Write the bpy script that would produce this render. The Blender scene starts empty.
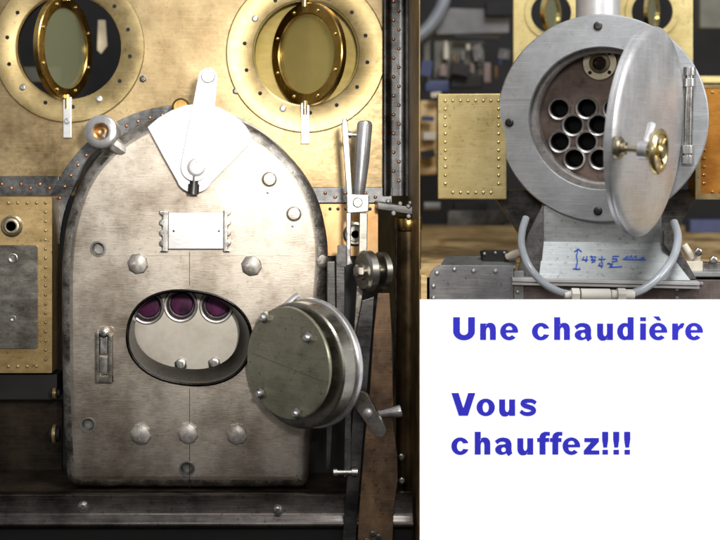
import bpy, bmesh, math, random
from mathutils import Matrix, Vector
from mathutils.geometry import tessellate_polygon
random.seed(7)
PI = math.pi
scn = bpy.context.scene
COL = scn.collection
D = 14.0              # camera distance to the y = 0 plane
CX, CY = 300, 150     # optical axis
S = 0.01


def kk(y):
    return S * (D + y) / D


def P(px, py, y):
    return Vector(((px - CX) * kk(y), y, (CY - py) * kk(y)))


B = Matrix(((1, 0, 0, 0), (0, 0, 1, 0), (0, -1, 0, 0), (0, 0, 0, 1)))


def frame(px, py, y, yaw=0, pitch=0, roll=0):
    """(u right, v down, d away) centred on a point, turned by yaw, pitch and roll."""
    k = kk(y)
    return (Matrix.Translation(P(px, py, y)) @ Matrix.Rotation(math.radians(yaw), 4, 'Z')
            @ Matrix.Rotation(math.radians(pitch), 4, 'X') @ Matrix.Rotation(math.radians(roll), 4, 'Y')
            @ B @ Matrix.Scale(k, 4))


def plane(y):
    """u, v are measured from (0,0) of the drawing at depth y, untilted"""
    k = kk(y)
    return Matrix.Translation(P(0, 0, y)) @ B @ Matrix.Scale(k, 4)


# ------------------------------------------------------------------ materials
def nodes(name):
    m = bpy.data.materials.new(name)
    m.use_nodes = True
    n, l = m.node_tree.nodes, m.node_tree.links
    return m, n, l, n['Principled BSDF']


def metal(name, c1, c2, rough=0.35, rvar=0.15, metallic=1.0, scale=1.2, fine=(30, 30, 4), fine_amt=0.25,
          bump=0.0012, spots=0.0, spotcol=(0.12, 0.07, 0.03), lo=0.35, hi=0.68, scratch=0.0, specks=0.0):
    m, n, l, b = nodes(name)
    geo = n.new('ShaderNodeNewGeometry')
    no = n.new('ShaderNodeTexNoise'); no.inputs['Scale'].default_value = scale
    no.inputs['Detail'].default_value = 7; no.inputs['Roughness'].default_value = 0.62
    l.new(geo.outputs['Position'], no.inputs['Vector'])
    r = n.new('ShaderNodeValToRGB')
    r.color_ramp.elements[0].position = lo; r.color_ramp.elements[0].color = (*c1, 1)
    r.color_ramp.elements[1].position = hi; r.color_ramp.elements[1].color = (*c2, 1)
    l.new(no.outputs['Fac'], r.inputs['Fac'])
    mp = n.new('ShaderNodeMapping'); mp.inputs['Scale'].default_value = fine
    l.new(geo.outputs['Position'], mp.inputs['Vector'])
    nf = n.new('ShaderNodeTexNoise'); nf.inputs['Scale'].default_value = 1.0; nf.inputs['Detail'].default_value = 5
    nf.inputs['Roughness'].default_value = 0.7
    l.new(mp.outputs['Vector'], nf.inputs['Vector'])
    mx = n.new('ShaderNodeMix'); mx.data_type = 'RGBA'; mx.blend_type = 'OVERLAY'
    mx.inputs[0].default_value = fine_amt
    l.new(r.outputs['Color'], mx.inputs[6]); l.new(nf.outputs['Fac'], mx.inputs[7])
    out = mx.outputs[2]
    if spots > 0:
        ns = n.new('ShaderNodeTexNoise'); ns.inputs['Scale'].default_value = 4.5; ns.inputs['Detail'].default_value = 8
        ns.inputs['Roughness'].default_value = 0.7
        l.new(geo.outputs['Position'], ns.inputs['Vector'])
        rs = n.new('ShaderNodeValToRGB')
        rs.color_ramp.elements[0].position = 0.53; rs.color_ramp.elements[0].color = (0, 0, 0, 1)
        rs.color_ramp.elements[1].position = 0.72; rs.color_ramp.elements[1].color = (spots, spots, spots, 1)
        l.new(ns.outputs['Fac'], rs.inputs['Fac'])
        m2 = n.new('ShaderNodeMix'); m2.data_type = 'RGBA'
        l.new(rs.outputs['Color'], m2.inputs[0]); l.new(out, m2.inputs[6])
        m2.inputs[7].default_value = (*spotcol, 1)
        out = m2.outputs[2]
    def overlay(src, vec_scale, rot, p0, p1, amt, colr, detail=4, nscale=1.0):
        mpp = n.new('ShaderNodeMapping'); mpp.inputs['Scale'].default_value = vec_scale; mpp.inputs['Rotation'].default_value = (0, rot, 0)
        l.new(geo.outputs['Position'], mpp.inputs['Vector'])
        nn = n.new('ShaderNodeTexNoise'); nn.inputs['Scale'].default_value = nscale; nn.inputs['Detail'].default_value = detail
        l.new(mpp.outputs['Vector'], nn.inputs['Vector'])
        rr_ = n.new('ShaderNodeMapRange'); rr_.inputs['From Min'].default_value = p0; rr_.inputs['From Max'].default_value = p1
        rr_.inputs['To Max'].default_value = amt
        l.new(nn.outputs['Fac'], rr_.inputs['Value'])
        mm = n.new('ShaderNodeMix'); mm.data_type = 'RGBA'
        l.new(rr_.outputs['Result'], mm.inputs[0]); l.new(src, mm.inputs[6]); mm.inputs[7].default_value = (*colr, 1)
        return mm.outputs[2]
    if specks > 0:
        out = overlay(out, (24, 24, 24), 0, 0.60, 0.70, specks, tuple(x * 0.22 for x in c1), 6)
        out = overlay(out, (7, 7, 9), 0.4, 0.56, 0.74, specks * 0.7, tuple(x * 0.45 for x in c1), 8)
    if scratch > 0:
        light = tuple(min(1, x * 1.45) for x in c2)
        for rt, sc_ in ((0.6, (2.0, 2.0, 150)), (-0.9, (1.5, 1.5, 130)), (1.45, (2.5, 2.5, 170))):
            out = overlay(out, sc_, rt, 0.635, 0.70, scratch, light, 2)
        out = overlay(out, (1.7, 1.7, 120), 0.2, 0.65, 0.71, scratch, tuple(x * 0.4 for x in c1), 2)
    l.new(out, b.inputs['Base Color'])
    b.inputs['Metallic'].default_value = metallic
    rr = n.new('ShaderNodeMapRange')
    rr.inputs['To Min'].default_value = max(0.05, rough - rvar); rr.inputs['To Max'].default_value = rough + rvar
    rr.inputs['From Min'].default_value = 0.3; rr.inputs['From Max'].default_value = 0.7
    ad = n.new('ShaderNodeMath'); ad.operation = 'ADD'
    h1 = n.new('ShaderNodeMath'); h1.operation = 'MULTIPLY'; h1.inputs[1].default_value = 0.5
    h2 = n.new('ShaderNodeMath'); h2.operation = 'MULTIPLY'; h2.inputs[1].default_value = 0.5
    l.new(no.outputs['Fac'], h1.inputs[0]); l.new(nf.outputs['Fac'], h2.inputs[0])
    l.new(h1.outputs[0], ad.inputs[0]); l.new(h2.outputs[0], ad.inputs[1])
    l.new(ad.outputs[0], rr.inputs['Value']); l.new(rr.outputs['Result'], b.inputs['Roughness'])
    if bump:
        bp = n.new('ShaderNodeBump'); bp.inputs['Strength'].default_value = 1; bp.inputs['Distance'].default_value = bump
        l.new(nf.outputs['Fac'], bp.inputs['Height']); l.new(bp.outputs['Normal'], b.inputs['Normal'])
    return m


def plain(name, c, rough=0.6, metallic=0.0, var=0.25, scale=3, trans=0.0, emit=0.0, bump=0.0):
    m, n, l, b = nodes(name)
    geo = n.new('ShaderNodeNewGeometry')
    no = n.new('ShaderNodeTexNoise'); no.inputs['Scale'].default_value = scale; no.inputs['Detail'].default_value = 5
    l.new(geo.outputs['Position'], no.inputs['Vector'])
    r = n.new('ShaderNodeValToRGB')
    r.color_ramp.elements[0].position = 0.3; r.color_ramp.elements[1].position = 0.7
    r.color_ramp.elements[0].color = (*[x * (1 - var) for x in c], 1)
    r.color_ramp.elements[1].color = (*[min(1, x * (1 + var)) for x in c], 1)
    l.new(no.outputs['Fac'], r.inputs['Fac']); l.new(r.outputs['Color'], b.inputs['Base Color'])
    b.inputs['Roughness'].default_value = rough; b.inputs['Metallic'].default_value = metallic
    b.inputs['Transmission Weight'].default_value = trans
    if emit:
        b.inputs['Emission Color'].default_value = (*c, 1); b.inputs['Emission Strength'].default_value = emit
    if bump:
        bp = n.new('ShaderNodeBump'); bp.inputs['Distance'].default_value = bump
        l.new(no.outputs['Fac'], bp.inputs['Height']); l.new(bp.outputs['Normal'], b.inputs['Normal'])
    return m


def wood_mat(name, c1, c2):
    m, n, l, b = nodes(name)
    geo = n.new('ShaderNodeNewGeometry')
    mp = n.new('ShaderNodeMapping'); mp.inputs['Scale'].default_value = (1.4, 1.0, 3)
    no = n.new('ShaderNodeTexNoise'); no.inputs['Scale'].default_value = 2; no.inputs['Detail'].default_value = 7
    no.inputs['Distortion'].default_value = 1.2
    r = n.new('ShaderNodeValToRGB')
    r.color_ramp.elements[0].position = 0.38; r.color_ramp.elements[1].position = 0.62
    r.color_ramp.elements[0].color = (*c1, 1); r.color_ramp.elements[1].color = (*c2, 1)
    l.new(geo.outputs['Position'], mp.inputs['Vector']); l.new(mp.outputs['Vector'], no.inputs['Vector'])
    l.new(no.outputs['Fac'], r.inputs['Fac']); l.new(r.outputs['Color'], b.inputs['Base Color'])
    b.inputs['Roughness'].default_value = 0.5
    return m


def glass_mat(name, c, alpha):
    m, n, l, b = nodes(name)
    no = n.new('ShaderNodeTexNoise'); no.inputs['Scale'].default_value = 1.6; no.inputs['Detail'].default_value = 4
    geo = n.new('ShaderNodeNewGeometry'); l.new(geo.outputs['Position'], no.inputs['Vector'])
    r = n.new('ShaderNodeMapRange'); r.inputs['To Min'].default_value = alpha - 0.15; r.inputs['To Max'].default_value = alpha + 0.15
    l.new(no.outputs['Fac'], r.inputs['Value']); l.new(r.outputs['Result'], b.inputs['Alpha'])
    b.inputs['Base Color'].default_value = (*c, 1); b.inputs['Roughness'].default_value = 0.12
    b.inputs['Metallic'].default_value = 0.35
    return m


M = {}
M['back'] = metal('boiler_steel', (0.20, 0.155, 0.11), (0.51, 0.455, 0.385), 0.36, 0.12, metallic=0.88, scale=1.35, fine=(11, 30, 120),
                  fine_amt=0.30, bump=0.0008, spots=0.55, spotcol=(0.20, 0.145, 0.10), lo=0.28, hi=0.58, specks=0.26, scratch=0.35)
M['backside'] = metal('boiler_shell_steel', (0.16, 0.14, 0.12), (0.36, 0.33, 0.29), 0.42, 0.12, scale=1.8, spots=0.5)
M['brass'] = metal('cab_brass', (0.17, 0.115, 0.05), (0.43, 0.325, 0.17), 0.36, 0.12, metallic=0.65, scale=1.5, fine=(12, 12, 18),
                   fine_amt=0.25, bump=0.001, spots=0.5, spotcol=(0.30, 0.19, 0.08), lo=0.32, hi=0.6, specks=0.28, scratch=0.2)
M['brass_ring'] = metal('porthole_brass', (0.29, 0.21, 0.085), (0.48, 0.375, 0.185), 0.35, 0.08, metallic=0.65, scale=2, fine=(10, 10, 10), bump=0.0006, specks=0.4, scratch=0.2)
M['brass_dark'] = metal('tarnished_brass', (0.17, 0.10, 0.03), (0.42, 0.28, 0.10), 0.35, 0.1, scale=1.6, fine=(20, 20, 6), spots=0.4)
M['brass_back'] = metal('olive_brass', (0.15, 0.115, 0.035), (0.26, 0.20, 0.075), 0.45, 0.08, scale=1.5, fine=(3, 3, 12))
M['brass_side'] = metal('tank_brass', (0.40, 0.27, 0.11), (0.58, 0.42, 0.20), 0.42, 0.1, metallic=0.7, scale=1.5, fine=(10, 10, 20), bump=0.0006, spots=0.35, specks=0.6, scratch=0.2)
M['brass_rim'] = metal('window_rim_brass', (0.36, 0.23, 0.06), (0.62, 0.43, 0.15), 0.25, 0.08, scale=4)
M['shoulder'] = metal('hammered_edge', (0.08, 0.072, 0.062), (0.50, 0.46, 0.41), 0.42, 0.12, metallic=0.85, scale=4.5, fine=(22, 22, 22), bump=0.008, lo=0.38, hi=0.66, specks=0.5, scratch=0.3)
M['plug'] = metal('plug_steel', (0.36, 0.33, 0.29), (0.62, 0.58, 0.53), 0.46, 0.08, metallic=0.7, scale=10, bump=0.004)
M['copper'] = metal('copper_rivet', (0.42, 0.18, 0.08), (0.65, 0.33, 0.18), 0.35, 0.1, scale=8)
M['coplate'] = metal('copper_plate', (0.40, 0.22, 0.09), (0.62, 0.40, 0.2), 0.38, 0.1, scale=3, spots=0.6, spotcol=(0.1, 0.05, 0.03))
M['dark'] = metal('dark_steel', (0.045, 0.043, 0.042), (0.16, 0.155, 0.15), 0.36, 0.12, scale=2.2, fine=(6, 6, 30), bump=0.001)
M['angle'] = metal('angle_steel', (0.06, 0.06, 0.06), (0.24, 0.24, 0.24), 0.36, 0.12, scale=3, fine=(14, 14, 14), spots=0.35, spotcol=(0.05, 0.04, 0.035), specks=0.5, scratch=0.3)
M['steel'] = metal('bright_steel', (0.50, 0.49, 0.48), (0.72, 0.71, 0.70), 0.30, 0.08, metallic=0.8, scale=3, fine=(50, 8, 8), bump=0.0006)
M['chrome'] = metal('chromed_steel', (0.55, 0.55, 0.55), (0.72, 0.72, 0.72), 0.16, 0.04, scale=3, fine=(8, 8, 8), fine_amt=0.1, bump=0.0)
M['polish'] = metal('polished_steel', (0.62, 0.61, 0.60), (0.74, 0.73, 0.72), 0.36, 0.06, metallic=0.5, scale=2, fine=(8, 8, 40), fine_amt=0.1, bump=0.001)
M['bolt'] = metal('bolt_steel', (0.34, 0.32, 0.30), (0.66, 0.64, 0.60), 0.3, 0.1, scale=9, bump=0.001)
M['door'] = metal('door_steel', (0.21, 0.20, 0.14), (0.33, 0.315, 0.235), 0.36, 0.08, metallic=0.55, scale=1.6, fine=(5, 5, 9), bump=0.0006, specks=0.5, scratch=0.3)
M['drum'] = metal('door_drum_steel', (0.26, 0.24, 0.20), (0.44, 0.42, 0.37), 0.32, 0.1, scale=2.2, fine=(6, 6, 14), spots=0.3, specks=0.5, scratch=0.3)
M['rust'] = metal('rusty_steel', (0.095, 0.062, 0.042), (0.27, 0.165, 0.09), 0.42, 0.12, metallic=0.75, scale=2.6, fine=(16, 16, 5), spots=0.5, spotcol=(0.12, 0.09, 0.075), bump=0.0006, specks=0.5, scratch=0.3)
M['column'] = metal('brown_column', (0.05, 0.034, 0.018), (0.19, 0.125, 0.06), 0.35, 0.12, metallic=0.8, scale=2.5, fine=(8, 8, 3))
M['lip'] = metal('sooty_lip', (0.012, 0.011, 0.01), (0.06, 0.055, 0.05), 0.30, 0.1, scale=4)
M['black'] = plain('black_paint', (0.012, 0.011, 0.010), 0.55)
M['deckm'] = metal('oily_deck', (0.02, 0.014, 0.009), (0.085, 0.06, 0.04), 0.45, 0.15, metallic=0.6, scale=2.5, fine=(5, 5, 20), specks=0.5, scratch=0.3)
M['beam'] = metal('beam_steel', (0.05, 0.044, 0.04), (0.155, 0.138, 0.125), 0.32, 0.1, scale=2, fine=(2, 20, 40), bump=0.001, spots=0.35, spotcol=(0.05, 0.04, 0.035), specks=0.5, scratch=0.3)
M['sheet'] = metal('tube_sheet_steel', (0.52, 0.47, 0.40), (0.68, 0.64, 0.56), 0.5, 0.1, metallic=0.6, scale=2, fine=(14, 14, 14), bump=0.0006)
M['purple'] = plain('flue_purple', (0.085, 0.01, 0.06), 0.3, 0.3, 0.85, 9)  # mottled dark purple colour of the discs in the flues
M['bore'] = plain('dark_bore', (0.006, 0.005, 0.005), 0.7)
M['glass'] = glass_mat('smoky_glass', (0.34, 0.35, 0.20), 0.55)
M['glass2'] = glass_mat('amber_glass', (0.58, 0.47, 0.16), 0.42)
M['alu'] = metal('smokebox_grey_steel', (0.40, 0.41, 0.42), (0.53, 0.54, 0.55), 0.5, 0.08, metallic=0.7, scale=2, fine=(10, 10, 10), fine_amt=0.15, bump=0.001, specks=0.18, scratch=0.4)
M['sdoor'] = metal('turned_door_steel', (0.62, 0.62, 0.62), (0.80, 0.80, 0.80), 0.38, 0.10, metallic=0.7, scale=1.8, fine=(30, 30, 3), fine_amt=0.25, bump=0.0006, specks=0.18, scratch=0.4)
M['inner'] = metal('sooty_steel', (0.11, 0.075, 0.06), (0.27, 0.20, 0.17), 0.5, 0.1, metallic=0.6, scale=2.5, specks=0.5, scratch=0.3)
M['innerg'] = metal('grey_inner_ring', (0.16, 0.155, 0.14), (0.34, 0.33, 0.31), 0.4, 0.1, metallic=0.8, scale=3)
M['tube'] = metal('tube_end_steel', (0.34, 0.32, 0.30), (0.58, 0.55, 0.52), 0.4, 0.1, metallic=0.8, scale=6, specks=0.5, scratch=0.3)
M['bronze'] = metal('bronze_flange', (0.33, 0.28, 0.19), (0.56, 0.50, 0.37), 0.35, 0.1, scale=5)
M['ybrass'] = metal('yellow_brass', (0.50, 0.395, 0.16), (0.68, 0.56, 0.27), 0.45, 0.08, metallic=0.85, scale=2, fine=(6, 6, 14), bump=0.0006, specks=0.4, scratch=0.2)
M['tankb'] = metal('right_tank_brass', (0.36, 0.275, 0.11), (0.56, 0.455, 0.22), 0.46, 0.08, metallic=0.7, scale=2.6, fine=(5, 5, 14), bump=0.0006, specks=0.4, scratch=0.2)
M['orange'] = metal('orange_brass', (0.44, 0.165, 0.025), (0.57, 0.255, 0.045), 0.42, 0.08, metallic=0.75, scale=2.6, fine=(5, 5, 14))
M['wheelb'] = metal('handwheel_brass', (0.72, 0.55, 0.22), (0.88, 0.73, 0.38), 0.22, 0.08, scale=5)
M['cradle'] = metal('sooty_cradle', (0.05, 0.048, 0.045), (0.24, 0.23, 0.22), 0.45, 0.1, metallic=0.6, scale=3.5, specks=0.5, scratch=0.3)
M['saddle'] = metal('saddle_steel', (0.44, 0.46, 0.45), (0.60, 0.61, 0.60), 0.42, 0.08, metallic=0.85, scale=2, fine=(2, 18, 18), bump=0.0006, specks=0.5, scratch=0.3)
M['apron'] = metal('apron_steel', (0.27, 0.285, 0.28), (0.40, 0.415, 0.41), 0.5, 0.08, metallic=0.7, scale=2.4, fine=(2, 22, 22), specks=0.5, scratch=0.3)
M['rbeam'] = metal('buffer_steel', (0.24, 0.24, 0.25), (0.42, 0.42, 0.43), 0.42, 0.1, metallic=0.85, scale=3, fine=(3, 20, 24), specks=0.5, scratch=0.3)
M['rbrown'] = metal('brown_beam_steel', (0.13, 0.10, 0.09), (0.26, 0.21, 0.19), 0.45, 0.1, metallic=0.7, scale=3, specks=0.5, scratch=0.3)
M['hose'] = plain('clear_grey_hose', (0.60, 0.64, 0.68), 0.18, 0.0, 0.12, 4, trans=0.45)
M['white'] = plain('white_nylon', (0.78, 0.76, 0.68), 0.45, 0, 0.06)
M['ink'] = plain('blue_marker', (0.03, 0.12, 0.58), 0.5, 0, 0.15)
M['board'] = plain('glowing_white_board', (1.0, 1.0, 1.0), 0.6, 0, 0.0, emit=0.75)  # board is no lamp; emission added to keep it pure white
M['letters'] = plain('blue_letters', (0.032, 0.030, 0.66), 0.8, 0, 0.0)
M['boardedge'] = plain('board_edge', (0.75, 0.75, 0.75), 0.5, 0, 0.05)
M['partition'] = metal('partition_brown', (0.16, 0.10, 0.035), (0.42, 0.29, 0.12), 0.45, 0.1, metallic=0.7, scale=2.5)
M['wood'] = wood_mat('bench_wood', (0.42, 0.25, 0.08), (0.85, 0.62, 0.30))
M['wallm'] = plain('workshop_dark', (0.016, 0.0155, 0.016), 0.8)
M['shelf'] = plain('grey_shelf', (0.24, 0.235, 0.23), 0.6)
M['duct'] = plain('grey_duct', (0.30, 0.325, 0.36), 0.4, 0.2)
M['pink'] = plain('pale_pink', (0.30, 0.22, 0.20), 0.6)
M['bluem'] = plain('blue_plastic', (0.05, 0.065, 0.15), 0.5)
M['olive'] = plain('olive_grey', (0.16, 0.155, 0.12), 0.6)
M['cream'] = plain('cream', (0.68, 0.62, 0.50), 0.6)
M['strip'] = plain('pale_strip', (0.75, 0.62, 0.40), 0.5)

# ------------------------------------------------------------------ objects
WL = {}


def tag(o, label, cat, group=None, kind=None):
    o['label'] = label; o['category'] = cat
    if group: o['group'] = group
    if kind: o['kind'] = kind


def thing(name, label, cat, loc, group=None):
    o = bpy.data.objects.new(name, None); COL.objects.link(o)
    o.empty_display_size = 0.1
    o.location = loc; WL[o] = Vector(loc)
    tag(o, label, cat, group)
    return o


def obj(name, bm, F, mat, parent=None, bevel=0.0, seg=2, smooth=35, kind=None, label=None):
    bmesh.ops.remove_doubles(bm, verts=bm.verts, dist=1e-4)
    bmesh.ops.recalc_face_normals(bm, faces=bm.faces)
    if bevel:
        bm.edges.ensure_lookup_table()
        ed = [e for e in bm.edges if len(e.link_faces) == 2 and e.calc_face_angle(0) > math.radians(40)]
        bmesh.ops.bevel(bm, geom=ed, offset=bevel, segments=seg, affect='EDGES', profile=0.5, clamp_overlap=True)
    bm.transform(F)
    vs = [v.co for v in bm.verts]
    c = Vector([(min(v[i] for v in vs) + max(v[i] for v in vs)) / 2 for i in range(3)])
    bmesh.ops.translate(bm, verts=bm.verts, vec=-c)
    me = bpy.data.meshes.new(name)
    bm.to_mesh(me); bm.free()
    for p in me.polygons: p.use_smooth = True
    try:
        me.set_sharp_from_angle(angle=math.radians(smooth))
    except Exception:
        pass
    me.materials.append(M[mat] if isinstance(mat, str) else mat)
    o = bpy.data.objects.new(name, me); COL.objects.link(o)
    if bevel:
        wm = o.modifiers.new('weighted_normal', 'WEIGHTED_NORMAL'); wm.keep_sharp = True; wm.weight = 100
    WL[o] = c
    if parent:
        o.parent = parent; o.location = c - WL[parent]
    else:
        o.location = c
    if kind: o['kind'] = kind
    if label: o['label'] = label
    return o


def nb(): return bmesh.new()


def plate(bm, outer, d0, d1, holes=()):
    """flat plate with holes: d0 front, d1 back"""
    loops = [list(outer)] + [list(h) for h in holes]
    pts = [p for lp in loops for p in lp]
    tris = tessellate_polygon([[Vector((p[0], p[1], 0)) for p in lp] for lp in loops])
    f = [bm.verts.new((p[0], p[1], d0)) for p in pts]
    b = [bm.verts.new((p[0], p[1], d1)) for p in pts]
    for t in tris:
        try:
            bm.faces.new([f[i] for i in t]); bm.faces.new([b[i] for i in reversed(t)])
        except ValueError:
            pass
    s = 0
    for lp in loops:
        n = len(lp)
        for i in range(n):
            a, c = s + i, s + (i + 1) % n
            bm.faces.new((f[a], f[c], b[c], b[a]))
        s += n
    return bm


def ell(cu, cv, ru, rv=None, n=48, p=2.0, rot=0.0):
    rv = ru if rv is None else rv
    out = []
    for i in range(n):
        a = 2 * PI * i / n
        c, s = math.cos(a), math.sin(a)
        x = ru * math.copysign(abs(c) ** (2 / p), c); y = rv * math.copysign(abs(s) ** (2 / p), s)
        out.append((cu + x * math.cos(rot) - y * math.sin(rot), cv + x * math.sin(rot) + y * math.cos(rot)))
    return out


def rect(u0, v0, u1, v1, r=0, n=5):
    if r <= 0:
        return [(u0, v0), (u1, v0), (u1, v1), (u0, v1)]
    out = []
    for cu, cv, a0 in ((u1 - r, v0 + r, -90), (u1 - r, v1 - r, 0), (u0 + r, v1 - r, 90), (u0 + r, v0 + r, 180)):
        for i in range(n + 1):
            a = math.radians(a0 + 90 * i / n)
            out.append((cu + r * math.cos(a), cv + r * math.sin(a)))
    return out


def box(bm, u0, u1, v0, v1, d0, d1):
    return plate(bm, rect(u0, v0, u1, v1), d0, d1)


def lathe(bm, cu, cv, prof, n=40, su=1.0, sv=1.0, d=0.0, closed=False, a0=0.0):
    """profile of (radius, depth) turned about the d axis"""
    rings = []
    for r, dd in prof:
        if r < 1e-6:
            rings.append([bm.verts.new((cu, cv, d + dd))])
        else:
            rings.append([bm.verts.new((cu + r * su * math.cos(a0 + 2 * PI * i / n), cv + r * sv * math.sin(a0 + 2 * PI * i / n), d + dd)) for i in range(n)])
    pairs = list(zip(rings, rings[1:]))
    if closed: pairs.append((rings[-1], rings[0]))
    for A, C in pairs:
        for i in range(n):
            j = (i + 1) % n
            if len(A) == 1 and len(C) == 1: continue
            if len(A) == 1: bm.faces.new((A[0], C[i], C[j]))
            elif len(C) == 1: bm.faces.new((A[i], A[j], C[0]))
            else: bm.faces.new((A[i], A[j], C[j], C[i]))
    return bm


def tube(bm, pts, r, n=12, caps=True):
    pts = [Vector(p) for p in pts]
    rr = r if isinstance(r, (list, tuple)) else [r] * len(pts)
    prev = None; up = None
    for i, p in enumerate(pts):
        t = (pts[min(i + 1, len(pts) - 1)] - pts[max(i - 1, 0)]).normalized()
        if up is None:
            up = t.orthogonal().normalized()
        else:
            up = (up - t * up.dot(t)).normalized()
        w = t.cross(up)
        ring = [bm.verts.new(p + (up * math.cos(2 * PI * j / n) + w * math.sin(2 * PI * j / n)) * rr[i]) for j in range(n)]
        if prev:
            for j in range(n):
                bm.faces.new((prev[j], prev[(j + 1) % n], ring[(j + 1) % n], ring[j]))
        elif caps:
            bm.faces.new(list(reversed(ring)))
        prev = ring
    if caps: bm.faces.new(prev)
    return bm


def spline(pts, n=8, closed=False):
    P_ = [Vector(p) for p in pts]
    out = []
    N = len(P_)
    rng = range(N if closed else N - 1)
    for i in rng:
        if closed:
            a, b, c, d = P_[(i - 1) % N], P_[i], P_[(i + 1) % N], P_[(i + 2) % N]
        else:
            a, b, c, d = P_[max(i - 1, 0)], P_[i], P_[i + 1], P_[min(i + 2, N - 1)]
        for j in range(n):
            t = j / n
            out.append(0.5 * ((2 * b) + (c - a) * t + (2 * a - 5 * b + 4 * c - d) * t * t + (3 * b - a - 3 * c + d) * t ** 3))
    if not closed: out.append(P_[-1])
    return out


def capsule(p0, p1, w0, w1, n=10):
    """outline of a bar with round ends from p0 to p1, half widths w0 and w1"""
    a = math.atan2(p1[1] - p0[1], p1[0] - p0[0])
    out = []
    for i in range(n + 1):
        t = a + PI / 2 + PI * i / n
        out.append((p0[0] + w0 * math.cos(t), p0[1] + w0 * math.sin(t)))
    for i in range(n + 1):
        t = a - PI / 2 + PI * i / n
        out.append((p1[0] + w1 * math.cos(t), p1[1] + w1 * math.sin(t)))
    return out


def copies(name, proto_bm, F, spots, mat, parent, smooth=40):
    """one mesh made once, then copies of it at (u, v, d) points of frame F"""
    R3 = F.to_3x3().to_4x4()
    first = obj(name, proto_bm, R3, mat, parent, smooth=smooth)
    off = WL[first].copy()
    outs = []
    for i, s in enumerate(spots):
        o = first if i == 0 else first.copy()
        if i: COL.objects.link(o); o.parent = parent
        w = F @ Vector(s) + off
        o.location = w - WL[parent]; WL[o] = w
        outs.append(o)
    return outs


def rivet_bm(r, h=0.6, n=10):
    return lathe(nb(), 0, 0, [(r, 0.3), (r * 0.95, -r * h * 0.4), (r * 0.65, -r * h * 0.85), (0, -r * h)], n)


def hexbolt_bm(r, h, dome=0.3):
    bm = lathe(nb(), 0, 0, [(r, 0.5), (r, -h), (r * 0.8, -h - r * 0.12), (r * 0.5, -h - r * dome * 0.4), (0, -h - r * dome * 0.45)], 6, a0=0.4)
    return bm


def screw_bm(r, h=1.2):
    return lathe(nb(), 0, 0, [(r, 0.5), (r, -h), (r * 0.8, -h - 0.5), (r * 0.45, -h - 0.5), (r * 0.4, -h + 0.6), (0, -h + 0.6)], 12)


def jitter(bm, a):
    rnd = random.Random(5)
    for v in bm.verts:
        if v.co.z < 0.2: v.co += Vector((rnd.uniform(-a, a), rnd.uniform(-a, a), rnd.uniform(-a, a) * 0.6))
    return bm


def hole_bm(r):
    """a drilled and tapped hole: raised burr and a recessed bore"""
    return lathe(nb(), 0, 0, [(r * 1.12, 0.4), (r * 1.1, -0.5), (r, -0.6), (r * 0.98, 1.0), (r * 0.85, 5), (r * 0.8, 10), (0, 10)], 20)


def line_pts(a, b, n):
    return [(a[0] + (b[0] - a[0]) * i / (n - 1), a[1] + (b[1] - a[1]) * i / (n - 1)) for i in range(n)]


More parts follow.
